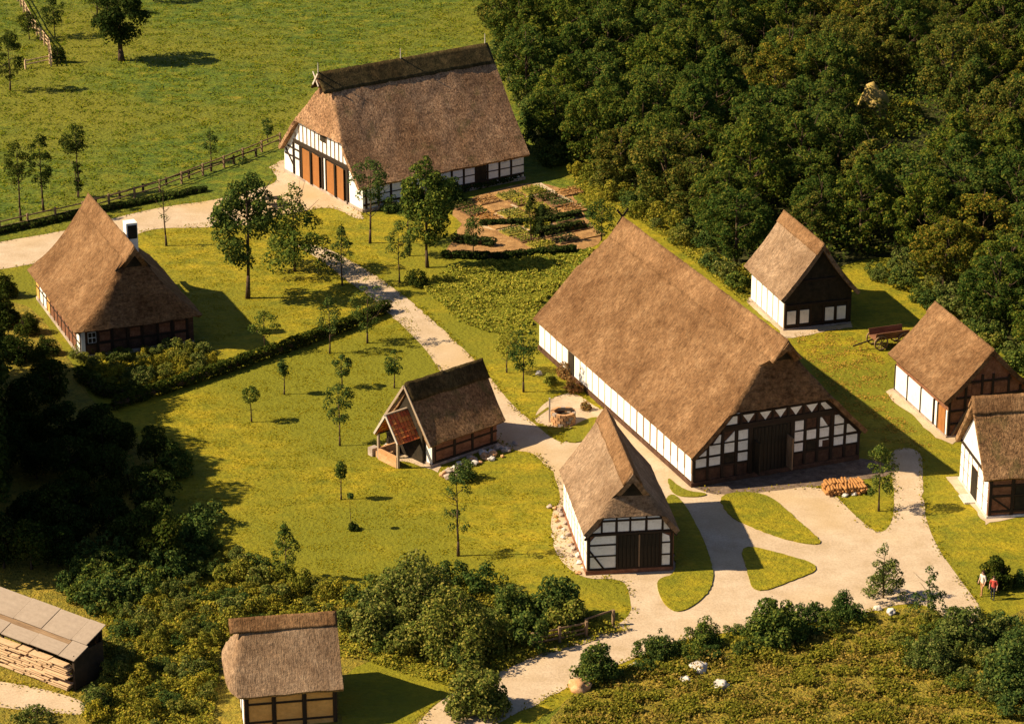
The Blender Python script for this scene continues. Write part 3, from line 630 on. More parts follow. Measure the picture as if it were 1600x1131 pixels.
for u in (.1, 1.65, 3.2, 4.8, 6.4): H_.w_bar(TIMBER, (u, .1), (u, 3.0), .2)
for z in (.45, 1.6, 2.35, 3.0): H_.w_bar(TIMBER, (0, z), (9.5, z), .15, .08)
for i in range(4):
    for z0, z1 in ((.55, 1.5), (1.7, 2.26), (2.45, 2.9)): H_.w_rect('panel', DARKWOOD if (i, z0) in ((1, 1.7), (1, .55)) else BRICK, .22 + 1.58 * i, 1.53 + 1.58 * i, z0, z1, .04)
H_.w_bar(TIMBER, (.25, 1.5), (1.5, .55), .12, .07)
k_ = block('door_stone', STONE_W, H_.root, (-.5, 3.1, .06), (.8, 1.4, .12))

# ---- house cut by the bottom edge
I_ = House('thatched_store', 'thatched house cut off by the bottom edge, orange clay walls between dark posts', 'house', (-15.60, 148.51), 9.6, 1, 5.5, 5.4, 2.4, 5.7, .5, .38, -.1, 0, (2.55, 5.4, .15), bulge=.6, sag=.02)
I_.wall_core(CLAY); I_.roof(TH_C); I_.cap(CAP_BR, .6, .14, front=-.55, back=5.8)
for u in (.12, 1.72, 3.5, 5.3): I_.w_bar(TIMBER, (u, .05), (u, 2.4), .24)
for z in (.4, 1.6): I_.w_bar(TIMBER, (0, z), (5.4, z), .12, .08)
for u0, u1 in ((.26, 1.58), (1.86, 3.36), (3.64, 5.16)):
    for z0, z1 in ((.47, 1.53), (1.67, 2.3)): I_.w_rect('panel', CLAY, u0, u1, z0, z1, .04)
for v0, v1 in ((.02, 1.3), (1.45, 2.7), (2.85, 4.1), (4.2, 5.45)): I_.f_rect('panel', WHITE, v0, v1, .1, 2.3)
for v in (1.38, 2.78, 4.15): I_.f_bar(TIMBER, (v, .1), (v, 2.3), .12)

# ---- wood shed at the bottom left
J0 = G(116, 1033, 2.2)
jy = 144.0
J = thing('wood_shed', (J0.x, J0.y, 0), R(jy), 'open shed with flat grey sheet roof and stacked sawn boards, bottom left corner', 'shed')
# local: x along the shed (away to the upper left), -y... the back lies towards +v
ca, sa = math.cos(R(jy)), math.sin(R(jy))
def jl(p): d = Vector(p) - Vector((J0.x, J0.y, 0)); return (d.x * ca + d.y * sa, -d.x * sa + d.y * ca)
bx, by = jl(G(163, 976, 3.3))
sgn = 1 if by > 0 else -1; dep = abs(by); slope = math.atan2(1.1, dep); sl = math.hypot(dep, 1.1)
xs = [-.05, 1.25, 3.7, 6.1, 9.5]
for i in range(4):
    for j, (a, b) in enumerate(((0.0, .30), (.42, 1.0))):
        if i == 0 and j == 0: a, b = 0, .42
        if i == 0 and j == 1: a, b = .425, 1.0
        f = (a + b) / 2
        block('roof_sheet', TIN, J, ((xs[i] + xs[i + 1]) / 2 + bx * f, sgn * dep * f, 2.2 + 1.1 * f + .03 * ((i + j) % 2)), (xs[i + 1] - xs[i] - .04, sl * (b - a), .06), (sgn * slope, 0, 0))
block('roof_board', TIMBER_L, J, (5.4 + bx * .36, sgn * dep * .36, 2.2 + 1.1 * .36 - .08), (8.2, sl * .18, .04), (sgn * slope, 0, 0))
for x in (.4, 3.4, 6.4, 9.2):
    block('post', TIMBER, J, (x, sgn * .35, 1.05), (.16, .16, 2.2)); block('post', TIMBER, J, (x + bx, sgn * (dep - .3), 1.55), (.16, .16, 3.2))
block('back_wall', DARKWOOD, J, (4.8 + bx, sgn * (dep - .15), 1.5), (9.4, .06, 3.0))
block('side_wall', DARKWOOD, J, (.15 + bx * .5, sgn * dep * .5, 1.2), (.06, dep - .5, 2.3))
for r in range(12):
    x = .35 + random.uniform(0, .3)
    while x < 9.0:
        l = random.uniform(.8, 2.2); l = min(l, 9.3 - x)
        if random.random() < .86:
            b = block('board', LOGWOOD, J, (x + l / 2, sgn * random.uniform(.02, .16), 0.12 + .145 * r + random.uniform(-.02, .02)), (l - .12, .5, .07), (random.uniform(-.05, .05), random.uniform(-.015, .015), random.uniform(-.03, .03)))
        x += l

# ------------------------------------------------------------------ plants
def leaves_mesh(name, blobs, n, size, mat, seed, up=.25, aspect=.65):
    """n leaf blades spread over the outer part of a set of blobs (x, y, z, rx, rz)"""
    g = np.random.default_rng(seed); B = np.array(blobs, float)
    w = B[:, 3] ** 2; idx = g.choice(len(B), n, p=w / w.sum())
    d = g.normal(size=(n, 3)); d /= np.linalg.norm(d, axis=1)[:, None]
    flip = (d[:, 2] < -.3) & (g.random(n) < .6); d[flip, 2] *= -1
    rad = g.uniform(.55, 1.08, n) ** .6
    C = B[idx, :3] + d * rad[:, None] * np.stack([B[idx, 3], B[idx, 3], B[idx, 4]], 1)
    nn = d + g.normal(size=(n, 3)) * .55 + np.array([0, 0, up]); nn /= np.linalg.norm(nn, axis=1)[:, None]
    r = g.normal(size=(n, 3)); a = np.cross(nn, r); a /= np.linalg.norm(a, axis=1)[:, None]; b = np.cross(nn, a)
    s = size * g.uniform(.6, 1.35, n)[:, None]
    V = np.empty((n, 4, 3)); V[:, 0] = C - a * s * .5; V[:, 1] = C + b * s * aspect * .5 + nn * s * .12; V[:, 2] = C + a * s * .5; V[:, 3] = C - b * s * aspect * .5 + nn * s * .12
    me = mesh_quads(name, V.reshape(-1, 3), n); me.materials.append(mat); return me

def crown_blobs(g, w, z0, z1, nb, br, shape='round', lean=0):
    out = []
    for i in range(nb):
        while True:
            p = g.uniform(-1, 1, 3)
            if p @ p <= 1: break
        p = p / max(1e-6, np.linalg.norm(p)) * np.linalg.norm(p) ** .45
        h = (p[2] + 1) / 2
        if shape == 'cone':
            h = 1 - g.random() ** .6; a_ = g.uniform(0, 6.28); q_ = g.random() ** .4; p = np.array([math.cos(a_) * q_, math.sin(a_) * q_, 0])
        k = 1.0
        if shape == 'cone': k = 1.15 * (1 - h) ** .8 + .1
        elif shape == 'column': k = .9
        elif shape == 'flame': k = math.sin(math.pi * min(1, .25 + .75 * h)) * 1.05 + .12
        r = br * g.uniform(.65, 1.25)
        out.append((p[0] * (w / 2 - r * .7) * k + lean * h, p[1] * (w / 2 - r * .7) * k, z0 + r * .6 + h * (z1 - z0 - 1.4 * r), r, r * .85))
    return out

def trunk_mesh(name, h, r, limbs, w, seed, z_l=.45):
    g = random.Random(seed); V = []; F = []
    p = Vector((0, 0, -.1)); n = 5; pts = [p]
    for i in range(n): p = p + Vector((g.uniform(-.04, .04) * h * .3, g.uniform(-.04, .04) * h * .3, (h + .1) / n)); pts.append(p)
    for i in range(n): tube(V, F, pts[i], pts[i + 1], r * (1 - .8 * i / n) * (1.35 if i == 0 else 1), r * (1 - .8 * (i + 1) / n), 7)
    for i in range(limbs):
        z = g.uniform(z_l, .85); k = min(n - 1, int(z * n)); a = pts[k].lerp(pts[k + 1], z * n - k); t = g.uniform(0, 6.28); l = w * g.uniform(.28, .46)
        q = a + Vector((math.cos(t) * l * .6, math.sin(t) * l * .6, l * .35)); e = q + Vector((math.cos(t + .3) * l * .4, math.sin(t + .3) * l * .4, l * .4))
        tube(V, F, a, q, r * .34, r * .22, 5); tube(V, F, q, e, r * .22, r * .08, 5)
    me = mesh_py(name, V, F, True); me.materials.append(BARK); return me

_seed = [100]
def tree(px, py, top, w_px, label, shape='round', mat=LF_VILL, base=None, dens=1.0, nb=None, br=None, name='broadleaf_tree', leaf=None, cat='tree', group=None, lean=0, trunk_r=None, world=None):
    """tree whose foot stands at pixel (px, py) and whose crown rises to pixel row top, base = row of the crown's underside"""
    _seed[0] += 1; sd = _seed[0]; g = np.random.default_rng(sd)
    p = G(px, py); dist = math.hypot(p.y, CAM_H); m = dist / FPX            # metres per pixel there
    h = (py - top) * m / math.cos(PITCH); w = w_px * m
    z0 = (py - (base if base is not None else py - (py - top) * .35)) * m / math.cos(PITCH)
    t = thing(name, p, random.uniform(0, 6.28), label, cat, group)
    br = (br or max(.24, w * .16)) * .85; nb = int((nb or max(9, 12 * (h - z0) / max(.3, w) + 10)) * 1.25)
    bl = crown_blobs(g, w, z0, h, nb, br, shape, lean)
    bl.append((lean, 0, h - br * .5, br * .55, br * .6))
    n = int(dens * 175 * nb * (br / .8) ** 1.2); n = max(260, min(9000, n))
    lf = leaf or max(.14, min(.26, br * .33))
    link('crown', leaves_mesh('crown', bl, n, lf, mat, sd), None, t)
    link('trunk', trunk_mesh('trunk', h * .86, trunk_r or max(.06, h * .014), 7 if w > 1.2 else 3, w, sd, .35), None, t)
    return t

def bush(px, py, w_px, h_px, label, mat=LF_BUSH, name='bush', group=None, dens=1.0, cat='bush', flat=.9, leaf=None):
    _seed[0] += 1; sd = _seed[0]; g = np.random.default_rng(sd)
    p = G(px, py); m = math.hypot(p.y, CAM_H) / FPX; w = w_px * m; h = max(.4, h_px * m)
    nb = int(14 + w * 8); br = max(.18, min(w, h) * .17)
    bl = []
    for i in range(nb):
        a = g.uniform(0, 6.28); r = g.uniform(0, 1) ** .5; hh = h * math.sqrt(max(.05, 1 - r * r * flat)) * g.uniform(.5, 1.12); r *= .72 + .5 * abs(noise.noise(Vector((math.cos(a) * 1.4, math.sin(a) * 1.4, sd * 1.7)))) * 1.3
        for z in ((hh - br * .7), (hh - br * .7) * .45):
            bl.append((math.cos(a) * r * (w / 2 - br * .5), math.sin(a) * r * (w / 2 - br * .5), max(br * .5, z), br * g.uniform(.55, 1.25), br * g.uniform(.8, 1.2)))
    n = int(max(220, min(11000, dens * 120 * len(bl) * (br / .6) ** 1.3)))
    t = thing(name, p, 0, label, cat, group)
    link('foliage', leaves_mesh('foliage', bl, n, leaf or max(.13, min(.2, br * .45)), mat, sd), None, t)
    V = []; F = []
    for i in range(5):
        a = g.uniform(0, 6.28); tube(V, F, (0, 0, -.05), (math.cos(a) * w * .25, math.sin(a) * w * .25, h * .7), .05, .02, 5)
    link('stem', mesh_py('stem', V, F), BARK, t)
    return t

# ---- trees of the village and the meadow, each with its own label
tree(33, 345, 222, 46, 'slender tree with thin bare trunk, leftmost of the three by the meadow fence', base=292, dens=1.2, mat=LF_DARK)
tree(68, 330, 212, 40, 'middle of the three slender trees by the meadow fence', base=300, dens=1.2, mat=LF_DARK)
tree(122, 308, 196, 56, 'ivy-clad tree with dark leafy trunk, rightmost of the three by the meadow fence', base=245, dens=1.3, mat=LF_DARK)
bush(123, 309, 18, 62, 'dark ivy wrapped around the trunk of the meadow fence tree', LF_DARK, 'ivy', cat='ivy', flat=.3)
tree(190, 95, -14, 92, 'big round dark tree standing alone in the meadow, long shadow to its right', base=72, dens=1.6, nb=34, mat=LF_DARK, trunk_r=.3)
tree(16, 142, 52, 50, 'dark tree at the left edge of the meadow', base=128, dens=1.3, mat=LF_DARK)
tree(86, 58, 0, 44, 'dark bushy tree behind the rail fence at the top left', base=46, dens=1.2, mat=LF_DARK)
tree(152, 22, -50, 44, 'dark tree at the top edge beside the big round tree', base=18, dens=1.2, mat=LF_DARK)
tree(46, 62, 20, 40, 'low dark tree left of the rail fence at the top left', base=55, dens=1.2, mat=LF_DARK)
bush(90, 98, 26, 34, 'dark bush at the lower end of the top left rail fence', LF_DARK)
tree(240, 2, -60, 50, 'tree at the top edge right of the big round tree', base=-2, dens=1.0, mat=LF_DARK)
tree(330, 254, 203, 26, 'small sparse tree in the meadow just behind the fence', base=246, dens=.6)
tree(418, 222, 185, 22, 'young sparse tree at the corner of the barn', base=215, dens=.6)
tree(387, 466, 252, 104, 'tall leafy tree with long bare trunk beside the gravel road, left of the barn yard', base=428, dens=1.0, nb=34, br=.95, shape='flame')
tree(461, 424, 288, 112, 'broad spreading tree on the gravel road in front of the barn', base=416, dens=.8, nb=40, br=.8, shape='cone')
tree(260, 384, 276, 34, 'thin nearly bare young tree right of the cottage chimney', base=350, dens=.32, nb=10, br=.45)
tree(578, 380, 250, 66, 'tree in front of the right corner of the barn gable', base=322, dens=.9)
tree(668, 418, 250, 84, 'large dark tree in front of the barn side wall', base=402, dens=1.1, nb=34, br=.9)
tree(640, 400, 300, 48, 'slim tree just left of the large dark tree by the barn', base=385, dens=.8, shape='flame')
tree(624, 442, 356, 44, 'young tree by the hedge corner of the vegetable field', base=408, dens=.8)
tree(535, 446, 352, 36, 'young tree with thin trunk on the near edge of the gravel path', base=418, dens=.75, shape='flame')
tree(574, 536, 436, 56, 'leafy tree beside the pale gravel path, its shadow on the hedge', base=522, dens=.9, nb=20)
tree(515, 552, 462, 40, 'sparse young tree just above the hedge', base=524, dens=.6, shape='flame')
tree(414, 548, 486, 52, 'low spreading tree on the lawn left of the hedge end', base=526, dens=.8)
tree(535, 606, 554, 34, 'small round-headed tree on the lawn, behind the tall one', base=590, dens=1.0)
tree(531, 696, 598, 54, 'round-headed young tree with bare trunk left of the red tiled porch', base=664, dens=.9)
tree(616, 606, 548, 34, 'small round-headed tree nearest the gravel path behind the bakehouse', base=588, dens=.9)
tree(444, 616, 560, 20, 'small tidy round-headed tree just below the hedge', base=588, dens=.9)
tree(393, 659, 603, 28, 'small round-headed tree, leftmost on the sunny lawn', base=632, dens=.9)
tree(533, 780, 718, 20, 'tiny sapling with a small dark head in the middle of the lawn', base=750, dens=.7)
tree(549, 827, 772, 8, 'bare thin sapling with a dark tuft at its foot', base=776, dens=.3, trunk_r=.035)
bush(552, 827, 18, 12, 'dark tuft at the foot of the bare sapling', LF_DARK, 'tuft', cat='plant')
tree(716, 868, 722, 54, 'tall two-tiered young tree on the lawn in front of the bakehouse', base=850, dens=.75, nb=18, shape='column')
tree(447, 908, 812, 44, 'columnar tree at the lower edge of the lawn above the bottom house', base=900, dens=.9, shape='flame')
tree(1373, 798, 692, 58, 'leafy tree between the farmhouse gable and the right gravel path', base=784, dens=1.1, nb=26, shape='column')
tree(818, 612, 508, 54, 'tree beside the left wall of the farmhouse', base=580, dens=.95)
tree(792, 582, 520, 46, 'leafy small tree at the lower corner of the vegetable field', base=560, dens=.9, mat=LF_CROP)
tree(1380, 934, 846, 66, 'yellowish fir tree in the gravel fork at the lower right', base=932, shape='cone', mat=LF_BUSH, dens=1.3, nb=34, br=.4, name='fir_tree')
tree(1450, 965, 882, 60, 'spiky dark young fir beside the gravel road, right of the yellowish fir', base=962, shape='cone', mat=LF_VILL, dens=1.1, nb=22, br=.3, name='fir_tree')
tree(740, 400, 340, 40, 'small fruit tree in the barn garden', base=385, dens=.9)
tree(830, 378, 300, 24, 'narrow dark tree in the middle of the garden beds', base=368, dens=.9, shape='flame', mat=LF_DARK)
tree(940, 376, 312, 52, 'green bushy tree between the garden and the ridge of the farmhouse', base=370, dens=1.0)
bush(706, 315, 40, 40, 'leafy shrub against the barn side wall', LF_VILL)
bush(610, 330, 40, 26, 'low shrub at the barn wall behind the corner tree', LF_VILL)
# ---- bushes with a place of their own
bush(1557, 916, 52, 52, 'dense dark round bush beside two people at the lower right', LF_DARK, dens=1.6)
bush(645, 965, 140, 100, 'largest bush on the lower edge of the lawn, right of the bottom house', LF_BUSH, dens=1.3)
bush(712, 1020, 170, 105, 'broad bush in front of the largest one, above the grass hollow', LF_BUSH, dens=1.3)
bush(800, 975, 90, 60, 'dark bush left of the wooden rail fence', LF_VILL, dens=1.2)
bush(872, 968, 90, 70, 'dark pointed bush behind the wooden rail fence', LF_VILL, dens=1.2)
bush(588, 1000, 90, 70, 'bush touching the right end of the bottom house', LF_BUSH)
bush(745, 1112, 104, 80, 'bush at the bottom edge where the gravel road starts', LF_BUSH, dens=1.2)
bush(932, 1060, 76, 60, 'bush on the road verge, nearest the bottom edge', LF_VILL, dens=1.1)
bush(1030, 1026, 58, 44, 'round bush on the road verge right of the rail fence', LF_VILL, dens=1.1)
bush(1102, 1008, 50, 44, 'bush on the road verge between two round bushes', LF_VILL, dens=1.1)
bush(1212, 1000, 110, 66, 'long low bush on the road verge under the middle grass island', LF_VILL, dens=1.2)
bush(1318, 965, 48, 44, 'upright bush on the verge left of the yellowish fir', LF_VILL, dens=1.1)
bush(1500, 1010, 110, 60, 'broad bush right of the spiky fir', LF_BUSH, dens=1.2)
bush(1590, 1080, 110, 110, 'dark bush in the lower right corner', LF_VILL, dens=1.3)
bush(1460, 1040, 100, 50, 'wide olive bush in the rough meadow near the lower right corner', LF_BUSH, dens=1.1)
bush(1565, 1000, 50, 40, 'small bush below the end of the right gravel path', LF_BUSH)
bush(1595, 915, 40, 30, 'bush at the right edge beside the dark round bush', LF_VILL)
bush(725, 748, 52, 34, 'dark rounded bush on the stone heap by the bakehouse', LF_VILL, dens=1.1)  # second copy of the treetop, set behind the tree as a bush
bush(885, 588, 34, 26, 'rust coloured flowering bush by the farmhouse wall, upper one', LF_RUST, 'flower_bush', cat='flowers')
bush(897, 612, 34, 24, 'rust coloured flowering bush by the farmhouse wall, lower one', LF_RUST, 'flower_bush', cat='flowers')
bush(915, 640, 18, 14, 'orange flower clump right of the well', LF_RUST, 'flower_bush', cat='flowers')
bush(860, 600, 30, 18, 'green shrub left of the rust coloured bushes', LF_CROP)
bush(650, 445, 50, 26, 'dark shrub at the left corner of the vegetable field', LF_DARK)
# garden hedges, each clipped row a thing
def hedge(pts, w, h, label, mat=LF_HEDGE, name='hedge', cat='hedge', dens=1.0, leaf=.2):
    _seed[0] += 1; P = [G(*p) for p in pts]; bl = []; g = np.random.default_rng(_seed[0]); o = P[0]; V = []; F = []
    for a, b in zip(P[:-1], P[1:]):
        L = (b - a).length; n = max(2, int(L / (w * .45)))
        tube(V, F, a - o + Vector((0, 0, h * .4)), b - o + Vector((0, 0, h * .4)), w * .3, w * .3, 6)
        for i in range(n):
            c = a.lerp(b, (i + g.uniform(0, 1)) / n) - o
            for z in (.3, .72): bl.append((c.x + g.normal() * w * .08, c.y + g.normal() * w * .08, h * z, w * .5 * g.uniform(.85, 1.15), h * .34))
    t = thing(name, o, 0, label, cat)
    n = int(dens * len(bl) * 90 * (w / .8) ** 1.2)
    link('foliage', leaves_mesh('foliage', bl, min(n, 14000), leaf, mat, _seed[0], up=.5), None, t)
    link('branches', mesh_py('branches', V, F), BARK, t)
    return t
hedge([(178, 640), (232, 622), (330, 590), (440, 552), (545, 514), (606, 486)], .85, 1.0, 'long dark hedge climbing across the lawn from the cottage to the gravel path', LF_DARK, dens=1.2)
hedge([(125, 590), (160, 618), (232, 622)], 1.2, .9, 'short shaded hedge at the lower corner of the cottage garden', LF_DARK)
hedge([(836, 352), (905, 338)], .7, .6, 'clipped hedge in the garden, back row')
hedge([(842, 368), (912, 356)], .8, .7, 'clipped hedge in the garden, front right row')
hedge([(752, 352), (830, 350)], .6, .5, 'clipped hedge in the garden, middle row')
hedge([(712, 378), (770, 384)], .8, .7, 'clipped hedge in the garden, front left row')
hedge([(720, 300), (812, 280)], .7, .6, 'low hedge along the barn side wall')
hedge([(690, 402), (780, 404), (900, 392)], .8, .55, 'dark hedge between the garden beds and the vegetable field', LF_DARK)
hedge([(838, 372), (846, 330)], .6, .6, 'short clipped hedge across the garden beds')
hedge([(130, 335), (200, 322), (320, 298)], .9, .45, 'low dark growth along the foot of the meadow fence', LF_DARK)
hedge([(-20, 368), (60, 352), (130, 335)], .9, .5, 'low dark growth under the fence left of the cottage', LF_DARK)

# ---- crowns shared by many trees
def crown_set(n, w, h, nb, br, leafn, size, mat, shape='round', z0=.8):
    out = []
    for i in range(n):
        _seed[0] += 1; g = np.random.default_rng(_seed[0])
        out.append(leaves_mesh('crown', crown_blobs(g, w, z0, h, nb, br, shape), leafn, size, mat, _seed[0]))
    return out
WOODC = crown_set(4, 7.8, 9.0, 110, .62, 10500, .25, LF_WOOD) + crown_set(2, 6.4, 10.5, 90, .58, 9000, .25, LF_WOOD, 'flame') 
OLIVEC = crown_set(3, 7.8, 8.5, 105, .62, 10000, .25, LF_OLIVE) + crown_set(2, 6.0, 8.0, 75, .55, 8000, .25, LF_OLIVE, 'flame')
WTRUNK = [trunk_mesh('trunk', 7.5, .2, 8, 6, 900 + i, .3) for i in range(3)]
def in_poly(x, y, P):
    c = False; j = len(P) - 1
    for i in range(len(P)):
        if (P[i].y > y) != (P[j].y > y) and x < (P[j].x - P[i].x) * (y - P[i].y) / (P[j].y - P[i].y) + P[i].x: c = not c
        j = i
    return c
wood_poly = [G(*p) for p in ((766, -25), (782, 60), (820, 180), (852, 250), (905, 262), (968, 298), (1060, 350), (1115, 400), (1150, 420), (1200, 400), (1310, 422), (1350, 400), (1400, 398), (1450, 425), (1500, 470), (1550, 520), (1600, 560), (1700, 600), (1700, -25))]
clear = G(1385, 185)
def pix(x, y, z=0.0):
    c, s_ = math.cos(PITCH), math.sin(PITCH); Z = z - CAM_H; d = y * c - Z * s_
    return 800 + FPX * x / d, 565.5 - FPX * (y * s_ + Z * c) / d
def wood_zone(x, y):
    px, py = pix(x, y)
    if py < 70: return ('at the top edge above the barn' if px < 1000 else 'along the top edge, middle part' if px < 1300 else 'in the top right corner')
    if px < 960: return 'right behind the barn'
    if px < 1150: return ('between the barn and the farmhouse ridge' if py > 250 else 'in the middle of the wood, above the farmhouse')
    if px < 1330: return ('standing close behind the upper right house' if py > 300 else 'high above the upper right house')
    if py < 240: return 'around the sandy clearing'
    return 'behind the right hand houses' if py > 380 else 'between the clearing and the right hand houses'

x0, x1 = min(p.x for p in wood_poly), max(p.x for p in wood_poly); y0, y1 = min(p.y for p in wood_poly), max(p.y for p in wood_poly)
pts = []
rw = random.Random(5)
for k in range(30000):
    x = rw.uniform(x0, x1); y = rw.uniform(y0, y1)
    if not in_poly(x, y, wood_poly): continue
    if abs(x - clear.x) < 6.0 and -26 < y - clear.y < 8: continue
    if any((x - a) ** 2 + (y - b) ** 2 < 4.15 ** 2 for a, b in pts): continue
    pts.append((x, y))
    if len(pts) >= 298: break
print('wood trees', len(pts), 'area', (x1 - x0) * (y1 - y0))
for x, y in pts:
    # more olive and golden trees towards the upper right, dark ones towards the village
    q = noise.noise(Vector((x * .045, y * .045, 2))) + (.25 if (x > 25 and y > 240) else -.05)
    ol = q > rw.uniform(-.35, .9)
    me = rw.choice(OLIVEC if ol else WOODC)
    s = rw.uniform(.68, 1.02); pointed = me in WOODC[-2:] + OLIVEC[-2:]
    look = '%s %s %s tree' % ('small' if s < .82 else 'large', 'olive' if ol else 'dark green', 'pointed' if pointed else 'round-headed')
    t = thing('wood_tree', (x, y, 0), rw.uniform(0, 6.28), look + ' ' + wood_zone(x, y), 'tree', look + 's ' + wood_zone(x, y))
    link('crown', me, None, t, (0, 0, 0), (0, 0, 0), (s * rw.uniform(.9, 1.1), s, s * rw.uniform(.85, 1.1)))
    link('trunk', rw.choice(WTRUNK), None, t, (0, 0, 0), (0, 0, 0), (s, s, s))
# sandy bank in the clearing
V = []; F = []; nx, ny = 18, 10
for i in range(nx + 1):
    for j in range(ny + 1):
        a, b = i / nx * 2 - 1, j / ny * 2 - 1; h = max(0, 1 - a * a - b * b)
        V.append((a * 2.0, b * 1.5, 2.9 * h ** .8 * (1 + .5 * noise.noise(Vector((a * 2.5, b * 2.5, 1)))) + .5 * noise.noise(Vector((a * 6, b * 6, 1))) * h ** .3 - .05))
for i in range(nx):
    for j in range(ny): k = i * (ny + 1) + j; F.append((k, k + 1, k + ny + 2, k + ny + 1))
tag(link('sand_bank', fix_normals(mesh_py('sand_bank', V, F, True)), BARE, None, (clear.x - 1.0, clear.y + 1.5, 0), (0, 0, R(-25))), kind='structure')

# ---- tall trees at the left edge whose shade fills the lower left, and the shaded trees under them
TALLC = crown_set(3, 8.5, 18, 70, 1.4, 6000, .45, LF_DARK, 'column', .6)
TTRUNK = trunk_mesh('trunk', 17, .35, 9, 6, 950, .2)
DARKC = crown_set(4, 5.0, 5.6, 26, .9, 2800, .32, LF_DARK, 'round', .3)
tall = []
for i in range(13):
    py = 592 + 24 * i
    tall.append((-50 - 25 * (i % 2), py, .70 + .10 * rw.random() + (.12 if 5 <= i <= 9 else 0)))
    tall.append((-135 - 30 * (i % 2), py + 12, .85 + .1 * rw.random() + (.08 if 5 <= i <= 9 else 0)))
for i, (px, py, s) in enumerate(tall):
    p = G(px, py)
    t = thing('tall_tree', p, rw.uniform(0, 6.28), 'tall dark tree at the left edge shading the lower left', 'tree', 'tall trees at the left edge')
    link('crown', TALLC[i % 3], None, t, (0, 0, 0), (0, 0, 0), (s, s, s * .98)); link('trunk', TTRUNK, None, t, (0, 0, 0), (0, 0, 0), (s, s, s))
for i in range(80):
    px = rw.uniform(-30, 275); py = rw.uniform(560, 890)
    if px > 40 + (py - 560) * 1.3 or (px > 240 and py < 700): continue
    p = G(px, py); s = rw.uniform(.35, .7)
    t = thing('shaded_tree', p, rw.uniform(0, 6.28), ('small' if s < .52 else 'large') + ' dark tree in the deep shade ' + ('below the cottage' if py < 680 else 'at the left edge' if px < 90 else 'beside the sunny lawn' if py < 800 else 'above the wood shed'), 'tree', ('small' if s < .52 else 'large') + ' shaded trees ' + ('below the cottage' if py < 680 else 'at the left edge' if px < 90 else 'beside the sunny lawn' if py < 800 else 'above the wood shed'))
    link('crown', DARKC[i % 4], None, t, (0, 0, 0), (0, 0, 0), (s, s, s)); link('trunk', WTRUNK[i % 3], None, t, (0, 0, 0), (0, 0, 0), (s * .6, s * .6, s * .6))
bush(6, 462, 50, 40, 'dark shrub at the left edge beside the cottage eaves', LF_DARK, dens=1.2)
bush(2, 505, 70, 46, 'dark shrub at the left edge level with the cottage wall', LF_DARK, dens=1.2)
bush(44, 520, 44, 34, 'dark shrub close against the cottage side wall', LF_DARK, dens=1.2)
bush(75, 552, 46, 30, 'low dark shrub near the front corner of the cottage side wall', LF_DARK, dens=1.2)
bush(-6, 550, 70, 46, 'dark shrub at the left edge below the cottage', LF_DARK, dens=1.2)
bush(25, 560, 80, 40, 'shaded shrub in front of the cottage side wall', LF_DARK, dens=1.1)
bush(205, 770, 34, 60, 'partly sunlit shrub in the lower left shade, upper one', LF_BUSH)
bush(275, 740, 60, 60, 'dark shrub at the tip of the lower left shade', LF_VILL, dens=1.1)
bush(195, 860, 44, 60, 'partly sunlit shrub in the lower left shade, lower one', LF_BUSH)
# ---- scrub around the bottom house: bushes from shared meshes
SCRUBM = []
for i in range(6):
    _seed[0] += 1; g = np.random.default_rng(_seed[0]); bl = []
    for k in range(26):
        a = g.uniform(0, 6.28); r = g.uniform(0, 1) ** .5 * 1.0; bl.append((math.cos(a) * r, math.sin(a) * r, g.uniform(.2, 1.7) * (1.15 - .6 * r), .3 * g.uniform(.6, 1.4), .34))
    SCRUBM.append(leaves_mesh('foliage', bl, 1500, .17, (LF_SCRUB, LF_BUSH, LF_VILL)[i % 3], _seed[0]))
def shrub_words(x, y, s, ci, s0, s1, label, group):
    px, py = pix(x, y); size = 'small' if s < (s0 + s1) / 2 else 'large'; hue = ('yellow-green', 'olive', 'dark green')[ci % 3]
    where = label
    if 'thicket' in label:
        where = ('shrub next to the wood shed' if px < 210 else 'shrub left of the bottom house' if px < 340 and py > 960 else 'shrub behind the bottom house' if px > 340 else 'shrub in the upper part of the lower left thicket')
    else: where = label.split(' ', 1)[1] if label.split(' ')[0] in ('dark', 'olive', 'leafy', 'yellowish', 'low') else label
    return size + ' ' + hue + ' ' + where, 'shrub', size + ' ' + hue + ' ' + where + 's'
def scatter_bushes(poly, n, label, group, s0, s1, sp, choice, name='shrub'):
    P = [G(*p) for p in poly]; xa, xb = min(p.x for p in P), max(p.x for p in P); ya, yb = min(p.y for p in P), max(p.y for p in P); got = []
    for k in range(n * 60):
        x, y = rw.uniform(xa, xb), rw.uniform(ya, yb)
        if not in_poly(x, y, P) or any((x - a) ** 2 + (y - b) ** 2 < sp * sp for a, b in got): continue
        got.append((x, y)); s = rw.uniform(s0, s1)
        tag(link(name, SCRUBM[(ci := rw.choice(choice))], None, None, (x, y, 0), (0, 0, rw.uniform(0, 6.28)), (s, s, s * rw.uniform(.8, 1.2))), *shrub_words(x, y, s, ci, s0, s1, label, group))
        if len(got) >= n: break
scatter_bushes([(130, 900), (250, 860), (330, 850), (430, 905), (580, 940), (600, 975), (540, 990), (345, 985), (330, 1100), (250, 1150), (150, 1130), (180, 1000)], 120, 'yellowish shrub in the thicket left of and behind the bottom house', 'shrubs of the lower left thicket', .35, .9, 1.1, (0, 1, 0, 3, 4, 2))
scatter_bushes([(110, 885), (240, 840), (330, 820), (300, 880), (180, 960), (100, 930)], 22, 'dark shrub between the shade and the yellowish thicket', 'dark shrubs at the lower left', .8, 1.4, 1.4, (2, 5))
